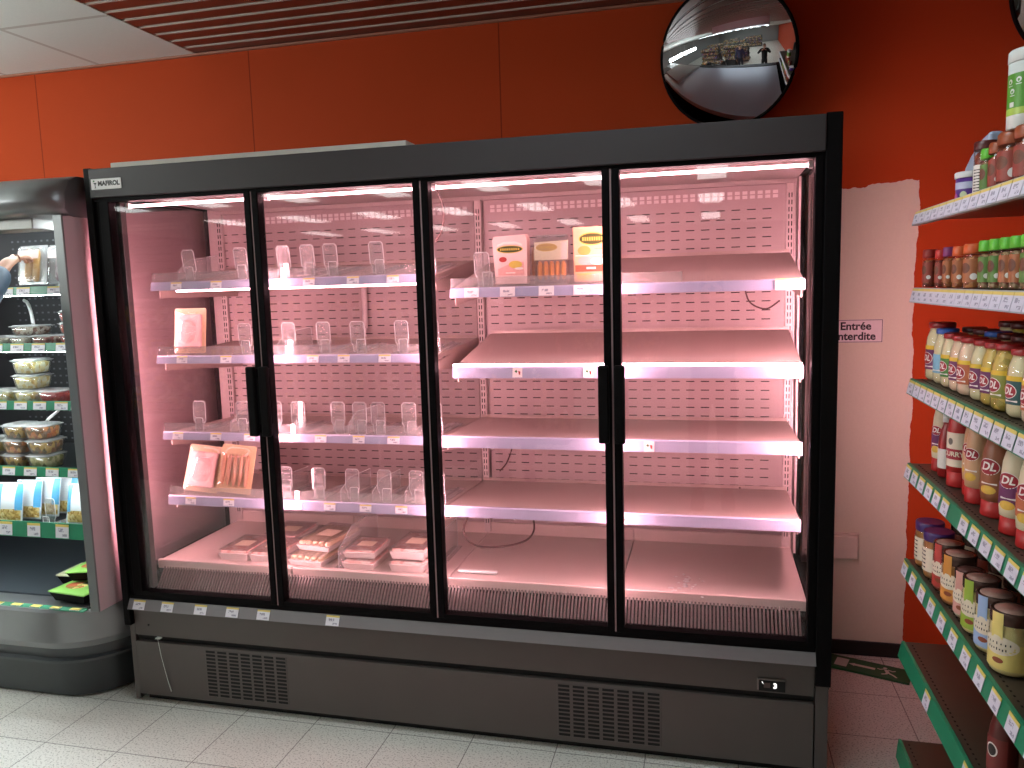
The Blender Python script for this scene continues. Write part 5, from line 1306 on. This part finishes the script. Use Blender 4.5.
def person(label, loc, rz, jacket, trousers, hair, hand_l, hand_r, elbow_l=None, elbow_r=None, H=1.74, puffy=1.0, phone=False, grip=None, chin=0.0, arm_hint=None):
    """upright adult facing -y... local +y is where the person looks; hands given in local metres"""
    t = thing('person', label, 'person', loc, rz)
    k = H/1.74
    def S(p): return tuple(c*k for c in p)
    sh = {-1: S((-0.175, 0.0, 1.43)), 1: S((0.175, 0.0, 1.43))}
    hand = {-1: hand_l, 1: hand_r}; elb = {-1: elbow_l, 1: elbow_r}
    nodes = {'pelvis': (S((0, 0, 0.95)), (0.118*k, 0.085*k)), 'waist': (S((0, 0.005, 1.10)), (0.112*k, 0.085*k)), 'chest': (S((0, 0.005, 1.30)), (0.150*k, 0.105*k)), 'collar': (S((0, 0, 1.44)), (0.085*k, 0.07*k)),
             'neck': (S((0, 0.01, 1.50)), 0.052*k), 'jaw': (S((0, 0.035+chin, 1.565)), (0.060*k, 0.068*k)), 'skull': (S((0, 0.025+chin, 1.645)), (0.074*k, 0.092*k)), 'crown': (S((0, 0.012+chin, 1.700)), (0.050*k, 0.060*k))}
    edges = chain('pelvis', 'waist', 'chest', 'collar', 'neck', 'jaw', 'skull', 'crown')
    jn = {'hem': (S((0, 0, 0.86)), (0.175*k*puffy, 0.130*k*puffy)), 'waist': (S((0, 0.005, 1.08)), (0.165*k*puffy, 0.130*k*puffy)), 'chest': (S((0, 0.005, 1.30)), (0.180*k*puffy, 0.138*k*puffy)), 'collar': (S((0, 0, 1.435)), (0.105*k, 0.085*k)), 'necktop': (S((0, 0.005, 1.485)), 0.066*k)}
    je = chain('hem', 'waist', 'chest', 'collar', 'necktop')
    tn = {'waistband': (S((0, 0, 1.09)), (0.140*k, 0.108*k)), 'hips': (S((0, 0, 0.93)), (0.150*k, 0.115*k))}; te = [('waistband', 'hips')]
    for s in (-1, 1):
        a = 'L' if s < 0 else 'R'
        w = hand[s]; e = elb[s]
        if e is None:
            e = tuple(Vector(lerp(sh[s], w, 0.5))+Vector((0.10*s, -0.03, -0.10)))
        nodes[a+'sh'] = (sh[s], 0.060*k); nodes[a+'elbow'] = (e, 0.042*k)
        nodes[a+'wrist'] = (w, (0.030*k, 0.022*k))
        edges += [('collar', a+'sh')]+chain(a+'sh', a+'elbow', a+'wrist')
        jn[a+'sh'] = (sh[s], 0.082*k*puffy); jn[a+'elbow'] = (e, 0.062*k*puffy); jn[a+'cuff'] = (lerp(e, w, 0.90), 0.046*k*puffy)
        je += [('collar', a+'sh')]+chain(a+'sh', a+'elbow', a+'cuff')
        d = Vector(w)-Vector(e)
        if grip and s in grip: add_hand(nodes, edges, w, *grip[s], a, 0.80, 0.86)
        else: add_hand(nodes, edges, w, d, Vector((-s*0.2, 1, 0.1)), Vector((s, 0, 0)), a, 0.30)
        hip = S((0.09*s, 0, 0.80)); kn = S((0.10*s, 0.02, 0.50)); an = S((0.105*s, -0.01, 0.09))
        nodes[a+'hip'] = (hip, 0.085*k); nodes[a+'knee'] = (kn, 0.055*k); nodes[a+'ankle'] = (an, 0.038*k); nodes[a+'heel'] = (S((0.105*s, -0.03, 0.045)), 0.034*k); nodes[a+'toe'] = (S((0.115*s, 0.15, 0.032)), 0.026*k)
        edges += [('pelvis', a+'hip')]+chain(a+'hip', a+'knee', a+'ankle', a+'heel', a+'toe')
        tn[a+'hip'] = (S((0.088*s, 0, 0.80)), 0.092*k); tn[a+'knee'] = (kn, 0.072*k); tn[a+'hem'] = (S((0.105*s, -0.01, 0.10)), 0.062*k)
        te += [('hips', a+'hip')]+chain(a+'hip', a+'knee', a+'hem')
        b = MB().box(0.105*s*k-0.045, 0.105*s*k+0.050, -0.085*k, 0.185*k, 0.0, 0.085, 0, 0.03, seg=3)
        b.build('shoe', mat('dark_shoe', (38, 34, 34), 0.5), t)
    body = skin_mesh('body', SKIN, nodes, edges, t)
    skin_mesh('jacket', jacket, jn, je, t); skin_mesh('trousers', trousers, tn, te, t)
    # face
    hc = Vector(S((0, 0.025+chin, 1.635)))
    for s in (-1, 1):
        b = MB().lathe([(0.001, -0.011), (0.008, -0.008), (0.011, 0), (0.008, 0.008), (0.001, 0.011)], 12, tuple(hc+Vector((0.030*s, 0.088, -0.006))*k)); b.build('eye', mat('eye_white_dark', (70, 56, 50), 0.2), t)
        b = MB().lathe([(0.004, -0.030), (0.013, -0.010), (0.015, 0.012), (0.006, 0.028)], 12, tuple(hc+Vector((0.080*s, 0.0, -0.02))*k), sx=0.6); b.build('ear', SKIN, t)
    MB().tube([hc+Vector((0, 0.090, 0.008))*k, hc+Vector((0, 0.105, -0.022))*k, hc+Vector((0, 0.098, -0.034))*k], [0.008, 0.014, 0.010], 8, 0, 3).build('nose', SKIN, t)
    MB().tube([hc+Vector((-0.024, 0.078, -0.066))*k, hc+Vector((0, 0.090, -0.064))*k, hc+Vector((0.024, 0.078, -0.066))*k], [0.003, 0.006, 0.003], 8, 0, 3).build('mouth', mat('lips', (170, 96, 88), 0.45), t)
    hn = {'a': (tuple(hc+Vector((0, 0.030, 0.060))*k), (0.060*k, 0.046*k)), 'b': (tuple(hc+Vector((0, -0.030, 0.058))*k), (0.078*k, 0.060*k)), 'c': (tuple(hc+Vector((0, -0.062, 0.0))*k), (0.070*k, 0.045*k)), 'd': (tuple(hc+Vector((0, -0.055, -0.055))*k), (0.050*k, 0.035*k))}
    skin_mesh('hair', hair, hn, chain('a', 'b', 'c', 'd'), t, 1)
    return t
BLK = mat('black_jacket', (22, 22, 26), 0.6, var=0.15, scale=18); NAVY = mat('navy_padded_coat', (44, 50, 84), 0.5, var=0.15, scale=18); DENIM = mat('dark_denim', (46, 52, 66), 0.7, var=0.12); GREYB = mat('grey_blue_jacket', (74, 98, 118), 0.55, var=0.12, scale=30)
HAIRD = mat('dark_hair', (30, 24, 22), 0.5, var=0.2, scale=80); HAIRB = mat('brown_hair', (84, 56, 40), 0.5, var=0.2, scale=80)
# the one taking the picture, just behind the camera
person('person in black raising a phone with both hands, seen only in the convex mirror', (2.20, -3.17, 0), 0.0, BLK, BLK, HAIRD, (-0.075, 0.40, 1.535), (0.055, 0.40, 1.535), (-0.33, 0.17, 1.30), (0.31, 0.17, 1.30))
t = thing('phone', 'black phone held up by the person in black', 'phone', (2.190, -2.735, 1.575), 0.0)
MB().box(-0.076, 0.076, -0.004, 0.004, -0.036, 0.036, 0, 0.003).build('phone_body', BLACK, t)
person('person in a navy padded coat standing beside the photographer, seen only in the mirror', (0.62, -3.75, 0), -0.30, NAVY, DENIM, HAIRB, (-0.26, 0.10, 0.80), (0.26, 0.10, 0.80), H=1.68, puffy=1.16)
# shopper reaching into the open fridge from beyond the photo edge: only hand and cuff are in view
px, py, prz = -0.60, -0.56, -0.05
def loc2(wx, wy, wz):
    dx, dy = wx-px, wy-py; c, s_ = math.cos(-prz), math.sin(-prz)
    return (dx*c-dy*s_, dx*s_+dy*c, wz)
hw = loc2(-0.430, -0.030, 1.738); el = loc2(-0.350, -0.265, 1.550)
def dirl(x, y, z):
    c, s_ = math.cos(-prz), math.sin(-prz); return Vector((x*c-y*s_, x*s_+y*c, z))
person('person in a grey-blue jacket reaching in from the left photo edge for a sandwich pack', (px, py, 0), prz, GREYB, DENIM, HAIRD, (-0.26, 0.10, 0.82), hw, None, el, H=1.72, puffy=1.0,
       grip={1: (dirl(-0.10, 0.88, 0.40), dirl(-0.75, -0.1, 0.1), dirl(0.0, -0.4, 0.9))})
# ------------------------------------------------------------------ store behind the camera, seen in the mirror
STOCK = [blotch('mixed_groceries_%d' % i, c, 22, 0.5) for i, c in enumerate((
    [(170, 60, 50), (220, 190, 120), (90, 60, 50), (230, 226, 220), (60, 90, 60)], [(60, 70, 120), (200, 200, 210), (120, 60, 140), (40, 44, 60), (220, 180, 60)], [(200, 170, 90), (70, 110, 60), (180, 90, 50), (240, 236, 220), (50, 50, 50)]))]
def store_bay(label, loc, L, rz, k):
    t = thing('store_shelf_bay', label, 'shelf unit', loc, rz, 'shelf bays across the store')
    b = MB().box(-L/2, L/2, -0.03, 0.03, 0, 1.55, 0)
    for z in (0.12, 0.50, 0.88, 1.24):
        b.box(-L/2, L/2, -0.42, 0.42, z, z+0.03, 0)
    b.box(-L/2, L/2, -0.40, 0.40, 0, 0.12, 0)
    b.build('frame', mat('bay_grey', (92, 94, 96), 0.5), t)
    b = MB(); rnd = random.Random(k)
    for s in (-1, 1):
        for z, hh in ((0.152, 0.30), (0.532, 0.30), (0.912, 0.28), (1.272, 0.26)):
            x = -L/2+0.02
            while x < L/2-0.20:
                w = rnd.uniform(0.12, 0.26)
                y0, y1 = sorted((s*0.06, s*rnd.uniform(0.30, 0.40)))
                b.box(x, x+w, y0, y1, z, z+hh*rnd.uniform(0.6, 1.0), rnd.randrange(3)); x += w+0.01
    tag(b.build('stock', STOCK, t), kind='stuff')
    return t
for i, (x, y, L, rz) in enumerate(((-3.2, -5.2, 2.6, 0.0), (-0.4, -5.6, 2.4, 0.0), (-4.6, -8.0, 2.8, 0.0), (-1.4, -8.2, 2.6, 0.0), (-3.4, -11.0, 2.8, 0.0), (0.2, -11.0, 2.6, 0.0))):
    store_bay('grey shelf bay full of mixed groceries, %s across the store behind the shoppers' % ORD[i], (x, y, 0), L, rz, i)
for i, (x, y) in enumerate(((-0.35, -4.45), (-1.2, -3.8), (-2.6, -3.6))):
    t = thing('promotion_crate', 'dark crate heaped with red and brown goods, %s from the photographer across the aisle' % ORD[i], 'crate', (x, y, 0), 0.1*i, 'promotion crates behind the shoppers')
    b = MB()
    for a in (-0.42, 0.38): b.box(a, a+0.04, -0.30, 0.30, 0, 0.62, 0, 0.004)
    for a in (-0.30, 0.26): b.box(-0.42, 0.42, a, a+0.04, 0, 0.62, 0, 0.004)
    b.box(-0.40, 0.40, -0.28, 0.28, 0.05, 0.50, 0); b.build('crate', mat('dark_crate', (48, 46, 46), 0.5), t)
    b = MB(); rnd = random.Random(i+20)
    for k in range(26):
        b.box(-0.06, 0.06, -0.05, 0.05, 0, 0.12, rnd.randrange(3), 0.01, Matrix.Translation((rnd.uniform(-0.30, 0.30), rnd.uniform(-0.19, 0.19), 0.50+rnd.uniform(0, 0.12))) @ Matrix.Rotation(rnd.uniform(0, 3), 4, 'Z'))
    tag(b.build('stock', STOCK, t), kind='stuff')
